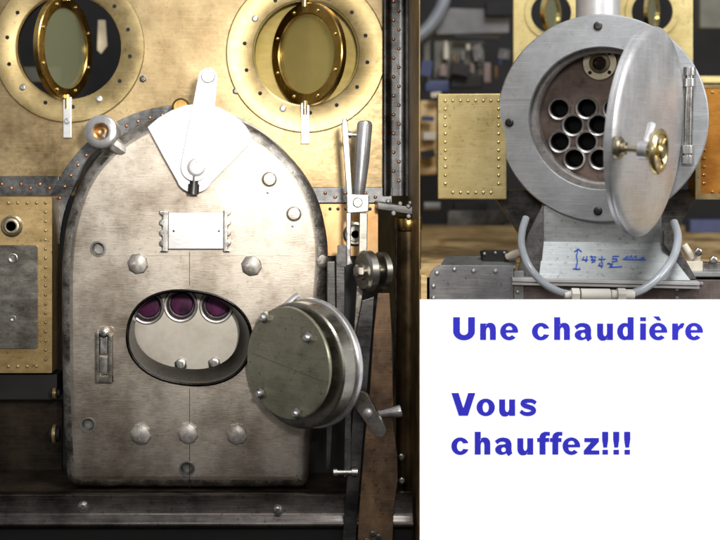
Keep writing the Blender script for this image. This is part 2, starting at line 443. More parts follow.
# ================================================================== LEFT: locomotive cab and boiler backhead
YC = 0.9      # cab wall
FC = plane(YC)
cab = thing('cab_wall', 'brass locomotive cab wall with two round pivoting windows behind the boiler', 'cab wall', P(200, 200, YC))
bm = nb()
W1, W2 = (69, 47), (306, 53)
plate(bm, [(-60, -60), (398, -60), (398, 196), (-60, 196)], 0, 4,
      [ell(*W1, 53, 53, 56), ell(*W2, 53, 53, 56)])
obj('brass_sheet', bm, FC, 'brass', cab, bevel=0.5)
for k, (c, R) in enumerate(((W1, 76), (W2, 80))):
    bm = nb()
    lathe(bm, c[0], c[1], [(52.5, 6), (52.5, -1.6), (54, -2.4), (R - 1.2, -2.4), (R, -1.4), (R, 0.3)], 72)
    ring = obj('porthole_ring', bm, FC, 'brass_ring', cab)
    n = 14
    dark, bright = [], []
    for i in range(n):
        a = 2 * PI * (i + 0.35) / n
        pnt = (c[0] + 62 * math.cos(a), c[1] + 60 * math.sin(a), -2.4)
        (bright if i in ((2, 5, 9) if k == 0 else (4, 8, 11)) else dark).append(pnt)
    copies('screw_hole', lathe(nb(), 0, 0, [(2.1, 0.2), (2.0, -0.3), (0, -0.35)], 12), FC, dark, 'bore', ring)
    copies('screw', screw_bm(3.3), FC, bright, 'steel', ring)
    # the short tube the window hangs in
    bm = nb()
    lathe(bm, c[0], c[1], [(53.5, 2), (53.5, 34 if k else 12), (52, 34 if k else 12), (52, 2)], 64, closed=True)
    obj('window_tube', bm, FC, 'brass_back' if k else 'brass_dark', cab)
    # pivoting round window turned about its vertical axis
    FW = frame(c[0] - (5 if k == 0 else -2), c[1] + 1, YC - 0.03, yaw=(68 if k == 0 else -47))
    bm = nb()
    lathe(bm, 0, 0, [(41, -3.2), (50.5, -3.2), (51.5, -2.2), (51.5, 3.0), (50, 4), (41, 4), (40, 3), (40, -2.2)], 64, closed=True)
    win = obj('pivot_window', bm, FW, 'brass_rim', cab)
    bm = nb(); lathe(bm, 0, 0, [(0, -0.8), (41, -0.8), (41, 0.8), (0, 0.8)], 48)
    obj('glass', bm, FW, 'glass' if k == 0 else 'glass2', win)
    copies('screw', screw_bm(2.0, 0.8), FW, [(45.5 * math.cos(2 * PI * (i + .5) / 8), 45.5 * math.sin(2 * PI * (i + .5) / 8), -3.2) for i in range(8)], 'wheelb', win)
    # clip below with its screw
    bm = nb(); box(bm, c[0] - 5 + (0 if k else 0), c[0] + 3.5, c[1] + 50, c[1] + 91, -6, -2.6)
    clip = obj('window_clip', bm, FC, 'polish', cab, bevel=0.7)
    copies('screw', screw_bm(3.0), FC, [(c[0] - 0.8, c[1] + 74, -6)], 'steel', clip)
    bm = nb(); tube(bm, [(c[0] - 1, c[1] + 48, -4), (c[0] - 1, c[1] + 62, -4)], 3); tube(bm, [(c[0] - 1, c[1] - 56, -3), (c[0] - 1, c[1] - 46, -3)], 4)
    obj('pivot_pin', bm, FC, 'wheelb', cab)
# brass sheet behind the second window
bm = nb(); box(bm, W2[0] - 75, W2[0] + 75, W2[1] - 80, W2[1] + 70, 36, 40)
obj('backing_sheet', bm, FC, 'brass_back', cab)
# dark riveted arch strip round the boiler opening
def arc(cu, cv, rl, rr_, a0, a1, n=40):
    out = []
    for i in range(n + 1):
        a = math.radians(a0 + (a1 - a0) * i / n)
        c, s = math.cos(a), math.sin(a)
        t = (1 + c) / 2
        r = rl * (1 - t) + rr_ * t
        out.append((cu + r * c, cv + r * s))
    return out
AO = arc(187, 244, 143, 134, 180, 360); AI = arc(187, 244, 126, 117, 180, 360)
bm = nb(); plate(bm, AO + AI[::-1], -7, -0.1)
arch = obj('opening_flange', bm, FC, 'angle', cab, bevel=1.0)
AM = arc(187, 244, 134.5, 125.5, 200, 340, 26)
copies('rivet', rivet_bm(1.7), FC, [(p[0], p[1], -7) for p in AM], 'copper', arch)
# riveted dark strips at the foot of the wall
bm = nb(); box(bm, -60, 60, 176, 196, -6, -0.1)
o = obj('bottom_angle', bm, FC, 'angle', cab, bevel=1.0)
copies('rivet', rivet_bm(1.9), FC, [(3 + 9.5 * i, 184 + (i % 2) * 4, -6) for i in range(6)], 'copper', o)
bm = nb(); box(bm, 300, 392, 187, 203, -6, -0.1)
o = obj('bottom_angle', bm, FC, 'angle', cab, bevel=1.0)
copies('rivet', rivet_bm(1.9), FC, [(325 + 10 * i, 193 + (i % 2) * 4, -6) for i in range(6)], 'copper', o)
# corner angle on the far side: wide, folded, rivets in two staggered rows
bm = nb()
pr = [(382, -6), (384, -8.5), (388, -8), (392, -5), (399, -4.5), (403, -6), (405, -10), (408, -11), (409, -8), (409, 0), (382, 0)]
for v in (-60, 192):
    pass
A_ = [bm.verts.new((u, -60, d)) for u, d in pr]; C_ = [bm.verts.new((u, 196, d)) for u, d in pr]
for i in range(len(pr)):
    j = (i + 1) % len(pr); bm.faces.new((A_[i], A_[j], C_[j], C_[i]))
bm.faces.new(A_); bm.faces.new(C_[::-1])
o = obj('corner_angle', bm, FC, 'angle', cab, bevel=0.5)
copies('rivet', rivet_bm(1.9), FC, [(393.2 + (i % 2) * 5.4, 2 + 9.4 * i, -4.9) for i in range(20)], 'copper', o)

# the brass outer skin beyond the corner angle
bm = nb(); box(bm, 409.3, 413.2, -60, 200, -9, 30)
obj('outer_skin', bm, FC, 'brass', cab, bevel=0.4)

# small oil stains are in the sheet material; three loose bolts heads on the sheet
copies('bolt_head', hexbolt_bm(3.6, 1.8), FC, [(143, 79, 0), (236, 91, 0)], 'angle', cab)

# ---------------------------------------------------------------- boiler
boiler = thing('boiler', 'brushed steel boiler backhead with oval fire hole and white quadrant plate', 'boiler', P(190, 488, 0.3))
F0 = plane(0.0)
out_pts = [(65, 474), (62, 420), (60.5, 360), (60, 300), (60.5, 262), (64, 230), (72, 200), (83, 175), (101, 152), (124, 133),
           (151, 119), (178, 112), (205, 112), (232, 118), (258, 130), (283, 150), (304, 174), (318, 200), (325, 226), (328, 250),
           (327, 280), (322, 340), (316, 400), (311, 450), (309, 476)]
outl = [(v.x, v.y) for v in spline([(p[0], p[1], 0) for p in out_pts], 4)]
# rounded bottom corners
outl = [(78, 489), (71, 486.5), (66.5, 481)] + outl + [(307.5, 484), (303, 488.5), (296, 489.5)]
# ensure orientation and build offset rings
def inset(poly, dist):
    n = len(poly); out = []
    area = sum(poly[i][0] * poly[(i + 1) % n][1] - poly[(i + 1) % n][0] * poly[i][1] for i in range(n))
    sg = 1 if area > 0 else -1
    for i in range(n):
        a, b, c = Vector(poly[i - 1]), Vector(poly[i]), Vector(poly[(i + 1) % n])
        t = ((b - a).normalized() + (c - b).normalized()).normalized()
        nn = Vector((-t.y, t.x)) * sg
        out.append((b.x + nn.x * dist, b.y + nn.y * dist))
    return out
fh = (189.5, 337.5)
FHOLE = ell(fh[0], fh[1], 62.5, 47.0, 64, 2.25, math.radians(7))
HOLES = [(98, 249), (88, 425), (187, 469)]
bm = nb()
RF = 13
face_out = inset(outl, RF)
plate(bm, face_out, 0, 10, [FHOLE] + [ell(u, v, 6.6, 6.6, 20) for u, v in HOLES])
rings = []
for t in (0, 0.17, 0.34, 0.5, 0.67, 0.84, 1.0):
    a = t * PI / 2
    ins = RF * (1 - math.sin(a)); dep = RF * (1 - math.cos(a))
    rings.append([bm.verts.new((p[0], p[1], dep)) for p in inset(outl, ins)])
rings.append([bm.verts.new((p[0], p[1], 40)) for p in outl])
for A, C in zip(rings, rings[1:]):
    for i in range(len(A)):
        j = (i + 1) % len(A); bm.faces.new((A[i], A[j], C[j], C[i]))
bh = obj('backhead', bm, F0, 'back', boiler, smooth=30)
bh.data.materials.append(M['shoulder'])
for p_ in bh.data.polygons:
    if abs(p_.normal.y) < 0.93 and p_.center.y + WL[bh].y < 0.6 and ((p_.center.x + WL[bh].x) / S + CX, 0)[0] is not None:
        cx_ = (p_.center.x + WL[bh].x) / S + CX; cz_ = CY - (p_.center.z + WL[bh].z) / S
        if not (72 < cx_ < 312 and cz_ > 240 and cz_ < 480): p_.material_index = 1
# wrapper behind the flange, stepped in, with a lap
bm = nb()
wr = [[bm.verts.new((p[0], p[1], d)) for p in inset(outl, i)] for d, i in ((36, 2.5), (150, 3.0))]
for i in range(len(outl)):
    j = (i + 1) % len(outl); bm.faces.new((wr[0][i], wr[0][j], wr[1][j], wr[1][i]))
bm.faces.new(wr[1])
obj('wrapper', bm, F0, 'backside', boiler)
for u, v in HOLES:
    bm = lathe(nb(), u, v, [(8.0, -0.05), (7.6, -0.8), (6.5, -0.8), (6.3, 1.5), (5.9, 4), (6.2, 5), (5.6, 7), (5.9, 9), (5.5, 14), (0, 14)], 24)
    obj('plug_hole', bm, F0, 'innerg', boiler)
# fire hole lip and throat
bm = nb()
secs = [(62.8, 47.2, 0, 0, -0.05), (63.5, 48, 0, 0, -2.2), (62.0, 46.5, 0, 0, -3.0), (60.3, 44.8, 0, 0, -2.0),
        (59.8, 44.0, -0.3, -.4, 6), (55.5, 40.2, -3.2, -2.4, 24), (53.5, 38.8, -4.8, -3.0, 30)]
prev = None
for ru, rv, ou, ov, d in secs:
    r = [bm.verts.new((p[0], p[1], d)) for p in ell(fh[0] + ou, fh[1] + ov, ru, rv, 64, 2.25, math.radians(7))]
    if prev:
        for i in range(64):
            j = (i + 1) % 64; bm.faces.new((prev[i], prev[j], r[j], r[i]))
    prev = r
obj('fire_hole_lip', bm, F0, 'lip', boiler)
# tube sheet inside the firebox with three flue ends
Y1 = 0.55
FS = plane(Y1)
bm = nb()
tubes = [(147.5, 307), (181, 305), (216.5, 306)]
plate(bm, rect(85, 275, 300, 460, 8), 0, 3, [ell(u, v, 14, 14, 32) for u, v in tubes])
sheet = obj('tube_sheet', bm, FS, 'sheet', boiler)
for u, v in tubes:
    bm = lathe(nb(), u, v, [(17.0, 0.2), (17.2, -2.5), (16.2, -3.4), (14.6, -3.0), (13.8, -1.0), (13.4, 1)], 32)
    t = obj('flue', bm, FS, 'tube', sheet)
    bm = nb(); box(bm, u - 13, u + 13, v - 9, v + 9, 9, 10)
    obj('flue_bore', lathe(nb(), u, v, [(13.7, 0), (13.2, 12), (0, 12)], 28), FS, 'dark', t)
    obj('flue_plug', lathe(nb(), u, v, [(0, 7), (10.5, 7.6), (11.5, 9), (0, 9)], 24), FS, 'purple', sheet)
    bm.free()
copies('stay_bolt', hexbolt_bm(6.5, 4.5), FS, [(181, 364, 0), (214.5, 363, 0)], 'bolt', sheet)
# domed hexagon plugs on the backhead
hx = copies('wash_plug', jitter(lathe(nb(), 0, 0, [(10.6, .5), (10.4, -2.2), (9.6, -4.2), (7, -5.6), (3.5, -6.3), (0, -6.4)], 8, a0=0.2), 0.75), F0, [(138, 263.5, 0), (251.5, 265.5, 0), (141, 434, 0), (188, 433, 0), (237, 434, 0)], 'plug', boiler)
rp = copies('round_plug', lathe(nb(), 0, 0, [(8, .3), (8, -1.2), (7, -1.4), (6.6, -1.1), (6.6, -3.2), (5.8, -4.2), (0, -4.6)], 24), F0, [(269.5, 179, 0), (294, 213.5, 0)], 'back', boiler)
copies('pin_hole', lathe(nb(), 0, 0, [(1.3, -0.1), (1.2, -0.4), (0, -0.4)], 10), F0, [(267.5, 193, 0), (292.5, 226.5, 0)], 'dark', boiler)
bm = lathe(nb(), 321, 262, [(8, 6), (7.5, 2), (5, 0), (0, -0.5)], 10)
obj('weld_lump', bm, F0, 'shoulder', boiler)
# makers plate holder: a bright plate between two notched clips
bm = nb(); box(bm, 169, 224, 212, 248.5, -9, -1.5)
pl = obj('plate_holder', bm, F0, 'polish', boiler, bevel=0.9)
copies('rivet', rivet_bm(1.1), F0, [(174.5, 230.5, -9), (219.5, 230.5, -9)], 'dark', pl)
for u0, u1 in ((160.5, 168.9), (224.1, 231)):
    sgn = -1 if u0 < 200 else 1
    ow = []
    vs_ = [210 + 41 * i / 24 for i in range(25)]
    edge = [(u1 if sgn > 0 else u0) - sgn * (0 if (i // 3) % 2 == 0 else 2.8) for i in range(25)]
    inn = u0 if sgn > 0 else u1
    ow = [(e, v) for e, v in zip(edge, vs_)] + [(inn, 251), (inn, 210)]
    bm = nb(); plate(bm, ow, -10, -0.1)
    obj('notched_clip', bm, F0, 'bolt', boiler, bevel=0.6)
for v0, v1 in ((252, 286), (389, 488)):
    bm = nb(); box(bm, 189.3, 189.9, v0, v1, -0.06, 0.5)
    obj('scribed_line', bm, F0, 'dark', boiler)
bm = nb(); box(bm, 102, 300, 255.6, 256.0, -0.05, 0.5)
obj('scribed_line', bm, F0, 'backside', boiler)
# latch keeper at the left of the fire hole
bm = nb(); plate(bm, rect(97, 326, 114, 383, 4), -3, -0.1)
kp = obj('latch_keeper', bm, F0, 'back', boiler, bevel=0.8)
bm = nb(); box(bm, 97, 100.5, 331, 381, -11, -2); box(bm, 109.5, 113.5, 334, 381, -11, -2); box(bm, 97, 113.5, 374, 381, -10, -2)
obj('keeper_frame', bm, F0, 'drum', kp, bevel=0.6)
bm = nb(); box(bm, 101.5, 108.5, 336, 353, -9, -2); lathe(bm, 105, 332, [(5.5, -3), (5, -9), (3, -11), (0, -11)], 12)
obj('keeper_roller', bm, F0, 'bolt', kp, bevel=0.6)
bm = nb(); box(bm, 101.5, 108.5, 356, 373, -7, -2)
obj('keeper_block', bm, F0, 'bolt', kp, bevel=0.6)
# quadrant plate and regulator handle
q = [(147.5, 127), (158, 118), (171, 110.5), (184, 105.5), (197, 103.5), (210, 104.5), (222, 108.5), (234, 115.5), (245, 125), (252.5, 137)]
q += [(250, 143), (236, 158), (222, 172), (211, 183)]
q += [(194.5 + 18 * math.cos(math.radians(a)), 177 + 16 * math.sin(math.radians(a))) for a in range(35, 166, 13)]
q += [(172, 172), (163, 156), (155, 141)]
FQ = frame(195, 140, -0.16, pitch=0, yaw=0)
FQ = plane(-0.16)
bm = nb(); plate(bm, q, 0, 4)
quad = obj('quadrant_plate', bm, FQ, 'polish', boiler, bevel=0.8)
bm = lathe(nb(), 195, 170, [(9, 4), (9, 17)], 20)
obj('quadrant_spacer', bm, FQ, 'dark', quad)
bm = nb(); plate(bm, capsule((195.5, 167), (208.5, 78), 14, 9.5, 14), -8, -3)
reg = obj('regulator_handle', bm, FQ, 'polish', boiler, bevel=0.9)
bm = lathe(nb(), 208.8, 76.5, [(7, -8), (7, -11), (6.2, -12), (5.2, -12), (4.8, -10.5), (0, -10.5)], 24)
obj('handle_knob', bm, FQ, 'steel', reg)
bm = lathe(nb(), 197, 167, [(9, -8), (9, -10), (8, -10.6), (5.5, -10.6), (5, -9.6), (0, -9.6)], 24)
obj('pivot_nut', bm, FQ, 'polish', reg)
bm = nb(); tube(bm, [(194.5, 176, -4), (194.2, 186, -4)], 4.2, 14); tube(bm, [(194.2, 184, -4), (193.6, 194, -4)], 5.6, 14)
obj('stop_screw', bm, FQ, 'dark', quad)
bm = lathe(nb(), 181, 107, [(9, 2), (9, -2), (7, -4), (0, -4)], 20)
obj('dome_cap', bm, plane(0.2), 'brass_dark', boiler)
# stub pipe with white faced union on the left shoulder
FP = frame(100.5, 131.5, -0.05, yaw=-8, pitch=-5)
bm = lathe(nb(), 0, 0, [(8, 12), (8, 1), (9, -1.5), (14, -1.5), (16.5, 0), (17, 3), (17, 14), (14, 15), (10, 30), (0, 30)], 40)
un = obj('pipe_union', bm, FP, 'steel', boiler)
bm = lathe(nb(), 0, 0, [(8.2, 1), (6, 2.5), (5.2, 5), (3.2, 4.6), (0, 6)], 20)
obj('union_bore', bm, FP, 'coplate', un)
bm = nb(); tube(bm, [(104, 137, 4), (109, 141, 2.5), (110, 141.8, 2), (113, 144, 1.5), (114, 144.6, 1), (119, 148.5, 2), (125, 153, 6)], [8, 8, 5.5, 5.5, 7.5, 7.5, 5], 8)
for t in ((109, 141.5, 12.6), (114, 145, 14), (119, 147, 15)):
    pass
obj('union_stem', bm, F0, 'plug', un)
bm = nb(); tube(bm, spline([(104, 152, 24), (90, 166, 34), (80, 190, 40), (76, 215, 44)], 6), 10, 16)
obj('side_pipe', bm, F0, 'dark', un)

# ------------------------------ fire door, standing open
FD = frame(305, 364, -0.50, yaw=-42, roll=4) @ Matrix.Scale(0.955, 4)
door = thing('fire_door', 'round steel fire door swung open beside the oval fire hole', 'fire door', FD.to_translation())
bm = lathe(nb(), 0, 0, [(60, 6), (64, 6), (65.5, 4.5), (65.5, -12), (64, -14), (60, -14.8), (0, -14.8)], 72)
lathe(bm, 0, 0, [(0, 6), (60, 6)], 72)
obj('door_drum', bm, FD, 'drum', door)
bm = lathe(nb(), 0, 0, [(0, 6.2), (67, 6.2), (68.2, 7.4), (68.2, 12.5), (67, 13.6), (0, 15)], 72)
obj('door_flange', bm, FD, 'steel', door)
bm = lathe(nb(), 0, -4, [(0, -24), (57.2, -24), (58.2, -25), (58.2, -27), (57.2, -28), (0, -28)], 72)
baf = obj('baffle_plate', bm, FD, 'door', door)
sp = [(-32, -47, 0), (30, -36, 0), (-32, 33, 0), (20, 44, 0)]
copies('standoff', lathe(nb(), 0, 0, [(5, -14.6), (5, -24.2)], 14), FD, sp, 'steel', baf)
copies('bolt', hexbolt_bm(6.0, 4, 0.5), FD, [(a, b, -28) for a, b, c in sp], 'bolt', baf)
copies('bolt_tip', lathe(nb(), 0, 0, [(3.3, 1), (3.3, -5), (2.6, -6), (0, -6)], 14), FD, [(a, b, -31) for a, b, c in sp], 'steel', baf)
for a, b in (((-50, -6), (50, 6)),):
    bm = nb(); tube(bm, [(a[0], a[1], -28), (b[0], b[1], -28)], 0.2, 6)
    obj('scribed_line', bm, FD, 'dark', baf)
bm = nb(); tube(bm, [(283, 304, -35), (296, 293, -33), (299, 291.5, -33)], 3.0, 10)
obj('hinge_pin', bm, F0, 'steel', door)
bm = nb(); plate(bm, capsule((364, 404), (379, 429), 10, 6.0), -3, 1)
FL = frame(371, 416, -0.62, yaw=-20)
bm.free(); bm = nb(); plate(bm, capsule((-10, -15), (9, 13.5), 9, 7.0), -2, 2.5)
lt = obj('latch_tongue', bm, FL, 'drum', door, bevel=1.2)
bm = lathe(nb(), -3, -3, [(5, -2), (4.5, -4.5), (2, -5.5), (0, -5.5)], 16)
obj('latch_pin', bm, FL, 'steel', lt)

# ------------------------------ water tank on the near left
FT = plane(0.45)
tank = thing('side_tank', 'riveted brass water tank with a grey steel plate bolted on', 'water tank', P(20, 372, 0.6))
bm = nb(); plate(bm, rect(-70, 197, 52, 373, 1), 0, 50)
ts = obj('tank_body', bm, FT, 'brass_side', tank, bevel=1.0)
bm = nb(); plate(bm, rect(-70, 199.5, 46, 205, 0), -1.0, -0.1); plate(bm, rect(41, 205, 50.5, 360, 0), -1.0, -0.1); plate(bm, rect(-70, 360, 50.5, 371.5, 0), -1.0, -0.1)
copies('rivet', rivet_bm(1.7), FT, [(45.5, 203 + 9.2 * i, 0) for i in range(18)] + [(36.5 - 9.4 * i, 203, 0) for i in range(5)] + [(36.5 - 9.4 * i, 366.5, 0) for i in range(5)], 'brass_ring', tank)
bm.free()
bm = nb(); plate(bm, rect(-40, 245, 38.5, 348, 3), -4, -0.1, [ell(13.5, 258, 3.4, 3.4, 16), ell(14, 318, 2.4, 2.4, 14)])
sp_ = obj('steel_plate', bm, FT, 'drum', tank, bevel=0.8)
obj('plate_bore', lathe(nb(), 13.5, 258, [(5, -4.4), (4.2, -4.6), (3.2, -4.4), (3.1, -1), (0, -1)], 16), FT, 'bolt', sp_)
obj('plate_bore', lathe(nb(), 14, 318, [(3.2, -4.3), (2.4, -4.4), (2.3, -1), (0, -1)], 14), FT, 'bolt', sp_)
bm = lathe(nb(), 12, 226, [(11, 0.2), (11, -1.5), (9.5, -2.5), (9, -2.2), (8, -5.5), (6.5, -6), (5.0, -5.8), (4.6, 0), (0, 0)], 28)
obj('filler_union', bm, FT, 'bronze', tank)
# dark things below the tank
bm = nb(); box(bm, -70, 57, 374.5, 400, 0, 40)
o = obj('tank_bearer', bm, plane(0.6), 'black', bevel=1)
tag(o, 'black bearer bar under the riveted brass water tank', 'bearer')
for v0, v1, w in ((387, 399, 5), (425, 444, 5)):
    pass
pipe = thing('brass_pipe', 'two brass pipe ends at the left flank of the boiler', 'pipe ends', P(54, 440, 0.4))
for v0, v1 in ((387, 399), (424, 444)):
    bm = nb(); tube(bm, [(50.5, (v0 + v1) / 2, 0), (60, (v0 + v1) / 2, 0)], (v1 - v0) / 2 - 2.5, 18)
    p_ = obj('pipe', bm, plane(0.42), 'bore', pipe)
    bm = nb(); tube(bm, [(53, (v0 + v1) / 2, 0), (56.5, (v0 + v1) / 2, 0)], (v1 - v0) / 2, 18)
    obj('pipe_collar', bm, plane(0.42), 'brass_ring', p_, bevel=0.5)

# running board and frame beam
deck = nb(); box(deck, -80, 403, 490, 493, -8, 110)
o = obj('running_board', deck, plane(0.05), 'deckm', bevel=0.6)
tag(o, 'oily dark running board under the boiler', 'running board')
back = nb(); box(back, -80, 62, 400, 489, 0, 6)
o = obj('side_sheet', back, plane(0.95), 'deckm', bevel=0.6)
tag(o, 'dark brown side sheet low at the left of the boiler', 'side sheet')
FB = plane(-0.12)
beam = thing('frame_beam', 'dark steel frame beam with small hex bolts along the bottom', 'frame beam', P(200, 520, -0.1))
bm = nb()
pr = [(492.5, 0), (492.5, -5), (494, -7), (511, -7.5), (514, -8.5), (517, -13), (521, -15), (524, -14), (526, -9), (528, -3), (528, 6), (492.5, 6)]
A_ = [bm.verts.new((-80, v, d)) for v, d in pr]; C_ = [bm.verts.new((412, v, d)) for v, d in pr]
for i in range(len(pr)):
    j = (i + 1) % len(pr); bm.faces.new((A_[i], A_[j], C_[j], C_[i]))
bm.faces.new(A_); bm.faces.new(C_[::-1])
obj('beam_rail', bm, FB, 'beam', beam, smooth=50)
copies('washer', lathe(nb(), 0, 0, [(5.6, .2), (5.6, -1), (0, -1)], 20), FB, [(84.5, 504.5, -7.2), (278, 508, -7.2)], 'bolt', beam)
copies('hex_bolt', hexbolt_bm(4.2, 3), FB, [(84.5, 504.5, -8), (278, 508, -8)], 'bolt', beam)
bm = nb(); box(bm, -80, 412, 529, 580, 0, 20)
obj('lower_web', bm, FB, 'black', beam, bevel=0.6)

# ------------------------------ reversing lever and its stand
FV = plane(0.0)
lev = thing('reversing_lever', 'upright polished steel reversing lever with a slim latch blade', 'lever', P(360, 290, 0.0))
FH = frame(360, 157, -0.2, yaw=0, roll=0)
bm = nb()
tube(bm, [(364.0, 121, -20), (364, 122.2, -20), (363.8, 125, -20), (361, 160, -20), (358.5, 188, -20), (358, 194, -20)], [4.2, 6.3, 7.6, 7.4, 6.0, 5.2], 24)
obj('hand_grip', bm, F0, 'steel', lev)
bm = nb(); plate(bm, [(342, 119.5), (345.5, 118.5), (347.2, 124), (352, 194), (346, 194), (341, 126)], -23, -18)
obj('latch_blade', bm, F0, 'drum', lev, bevel=0.9)
bm = nb(); tube(bm, [(345, 135, -20), (357, 135.5, -20)], 1.8, 10); tube(bm, [(347, 135, -20), (350.5, 135, -20)], 3.4, 14)
obj('latch_pivot', bm, F0, 'bolt', lev)
bm = nb(); plate(bm, [(345.5, 193), (368, 194), (367.5, 211), (346, 212.5)], -26, -14)
jb = obj('joint_block', bm, F0, 'bolt', lev, bevel=1.2)
bm = lathe(nb(), 356.5, 201.5, [(5, -25.8), (5, -27.2), (4, -28), (0.8, -28), (.8, -27)], 18)
obj('joint_screw', bm, F0, 'bolt', jb)
bm = nb(); plate(bm, [(358.5, 212), (366.5, 212), (366, 258), (357.5, 262)], -24, -16)
plate(bm, [(356, 285), (363, 285), (358, 330), (352, 410), (346, 410), (353, 330)], -14, -8)
obj('lever_bar', bm, F0, 'drum', lev, bevel=0.9)
bm = nb(); plate(bm, [(345.5, 212), (350.5, 212), (349.8, 256), (352, 262), (345.5, 264)], -24, -19)
obj('latch_rod', bm, F0, 'bolt', lev, bevel=0.8)
bm = nb(); plate(bm, rect(337, 244, 346, 265, 2), -20, -12); lathe(bm, 339, 260, [(3.2, -19), (3.2, -22), (0, -22)], 12)
obj('latch_guide', bm, F0, 'dark', lev, bevel=0.6)
# round pivot: two thick discs on a spool
FX = frame(364, 271, -0.50, yaw=-66)
bm = lathe(nb(), 0, 0, [(0, -5), (9, -5), (9, -2.2), (18, -2.2), (20.5, 0), (20.5, 7), (19, 8.5), (9, 8.5), (9, 16), (16, 16), (18.5, 17), (18.5, 23), (16.5, 24.5), (5, 24.5), (5, 30), (0, 31)], 44)
obj('pivot_disc', bm, FX, 'drum', lev, smooth=30)
copies('pivot_bolt', hexbolt_bm(6.5, 5), FX, [(0, 0, -4)], 'bolt', lev)

FST = plane(-0.24)
stand = thing('lever_stand', 'tall rusty brown plate with dark side bars carrying the lever', 'lever stand', P(370, 535, 0.0))
bm = nb()
plate(bm, [(377, 292), (389, 292), (391.5, 340), (392, 380), (393, 425), (396.5, 452), (397, 478), (393, 505), (391, 560), (356, 560), (358.5, 510), (364, 440), (369, 390), (373, 330)], -12, -7)
obj('rusty_plate', bm, FST, 'rust', stand, bevel=0.8)
bm = nb(); plate(bm, [(362, 300), (374, 296), (372, 330), (363.5, 430), (357, 520), (355, 560), (341, 560), (345, 500), (352, 420), (356, 330)], -6, -1)
obj('dark_side_bar', bm, FST, 'dark', stand, bevel=0.8)
bm = nb(); plate(bm, [(327, 262), (335, 262), (336, 330), (334, 400), (330, 470), (326, 470), (327, 400)], 2, 8)
plate(bm, [(336, 255), (345, 255), (345, 330), (342, 418), (337, 418)], 6, 12)
obj('rear_bar', bm, FST, 'dark', stand, bevel=0.8)
bm = nb(); plate(bm, [(344.5, 410), (350.5, 408), (350, 470), (343.5, 474)], -16, -12)
lk = obj('link_rod', bm, FST, 'angle', stand, bevel=0.8)
bm = nb(); tube(bm, [(333, 469, -15), (357, 469, -15)], 2.6, 12); tube(bm, [(333, 469, -15), (337, 469, -15)], 4, 12); tube(bm, [(351, 469, -15), (357, 469, -15)], 4.2, 12)
obj('link_pin', bm, FST, 'bolt', lk)
bm = nb(); tube(bm, [(376, 411.5, -16), (391, 408.8, -18), (397, 407.8, -19), (399.5, 407.4, -19), (400.3, 407.2, -19)], [3.0, 4.6, 6, 6, 4.5], 18)
obj('tapered_peg', bm, FST, 'steel', stand)
copies('foot_bolt', hexbolt_bm(3.2, 3), FST, [(372, 530, -12), (366, 537, -12), (378, 533, -12), (371, 541, -12)], 'angle', stand)

# copper plate and pipe flange behind the lever
cop = thing('copper_panel', 'stained copper panel with round flange behind the lever', 'panel', P(352, 250, 0.75))
bm = nb(); plate(bm, rect(318, 204, 378, 256, 2), 0, 5)
obj('panel_sheet', bm, plane(0.75), 'coplate', cop, bevel=0.6)
bm = lathe(nb(), 355, 234, [(12, .2), (12, -3), (10, -4), (8, -3.6), (7, -7), (4, -7), (4, 0), (0, 0)], 28)
obj('round_flange', bm, plane(0.75), 'drum', cop)
copies('rivet', rivet_bm(1.8), plane(0.75), [(330 + 8 * i, 209, 0) for i in range(6)], 'dark', cop)
bm = nb(); plate(bm, rect(310, 257, 384, 480, 2), 0, 5)
o = obj('dark_back_sheet', bm, plane(0.8), 'black', bevel=0.6)
tag(o, 'black sheet behind the lever stand below the copper panel', 'back sheet')
# bolted ledge and brown column at the edge
led = thing('bolted_ledge', 'black bolted ledge above the dark brown column', 'ledge', P(400, 212, 0.3))
FE = plane(0.35)
bm = nb(); plate(bm, [(377, 202), (412.5, 206.5), (412.5, 214.5), (377, 209)], -8, 40)
obj('ledge_plate', bm, FE, 'dark', led, bevel=0.7)
copies('ledge_bolt', hexbolt_bm(2.6, 4), FE, [(388, 201, -2), (400, 203.5, -2), (408, 206, -4), (410.5, 203, 6)], 'angle', led)
copies('ledge_nut', hexbolt_bm(3, 3), FE, [(393, 213, -8), (408, 216, -8)], 'angle', led)
colm = thing('brown_column', 'dark brown metal column with brass collar beside the lever stand', 'column', P(410, 540, 0.4))
FK = Matrix.Translation(P(423, 219, 0.5)) @ Matrix.Scale(kk(0.5), 4)     # upright turned about z
bm = nb()
def vlathe(bm, prof, n=48):
    rg = [[bm.verts.new((r * math.cos(2 * PI * i / n), r * math.sin(2 * PI * i / n), z)) for i in range(n)] for r, z in prof]
    for A, C in zip(rg, rg[1:]):
        for i in range(n):
            j = (i + 1) % n; bm.faces.new((A[i], A[j], C[j], C[i]))
    bm.faces.new(rg[0][::-1]); bm.faces.new(rg[-1])
    return bm
FK = Matrix.Translation(P(421.5, 219, 0.5) + Vector((-0.135, 0, 0))) @ Matrix.Scale(kk(0.5), 4)
vlathe(bm, [(12.5, -12), (12.5, -340)])
obj('column_shaft', bm, FK, 'column', colm)
bm = nb(); vlathe(bm, [(13.2, 2), (14, 0), (14, -8), (13.2, -11)])
obj('column_collar', bm, FK, 'brass_rim', colm)
bm = nb(); tube(bm, [(397, 222, 0), (396, 300, 0), (394, 395, 0)], 1.2, 8)
obj('drain_pipe', bm, plane(0.2), 'angle', colm)
copies('deck_bolt', hexbolt_bm(3.6, 4), plane(0.0), [(402, 459, 12), (402.5, 483, 12)], 'bolt', colm)

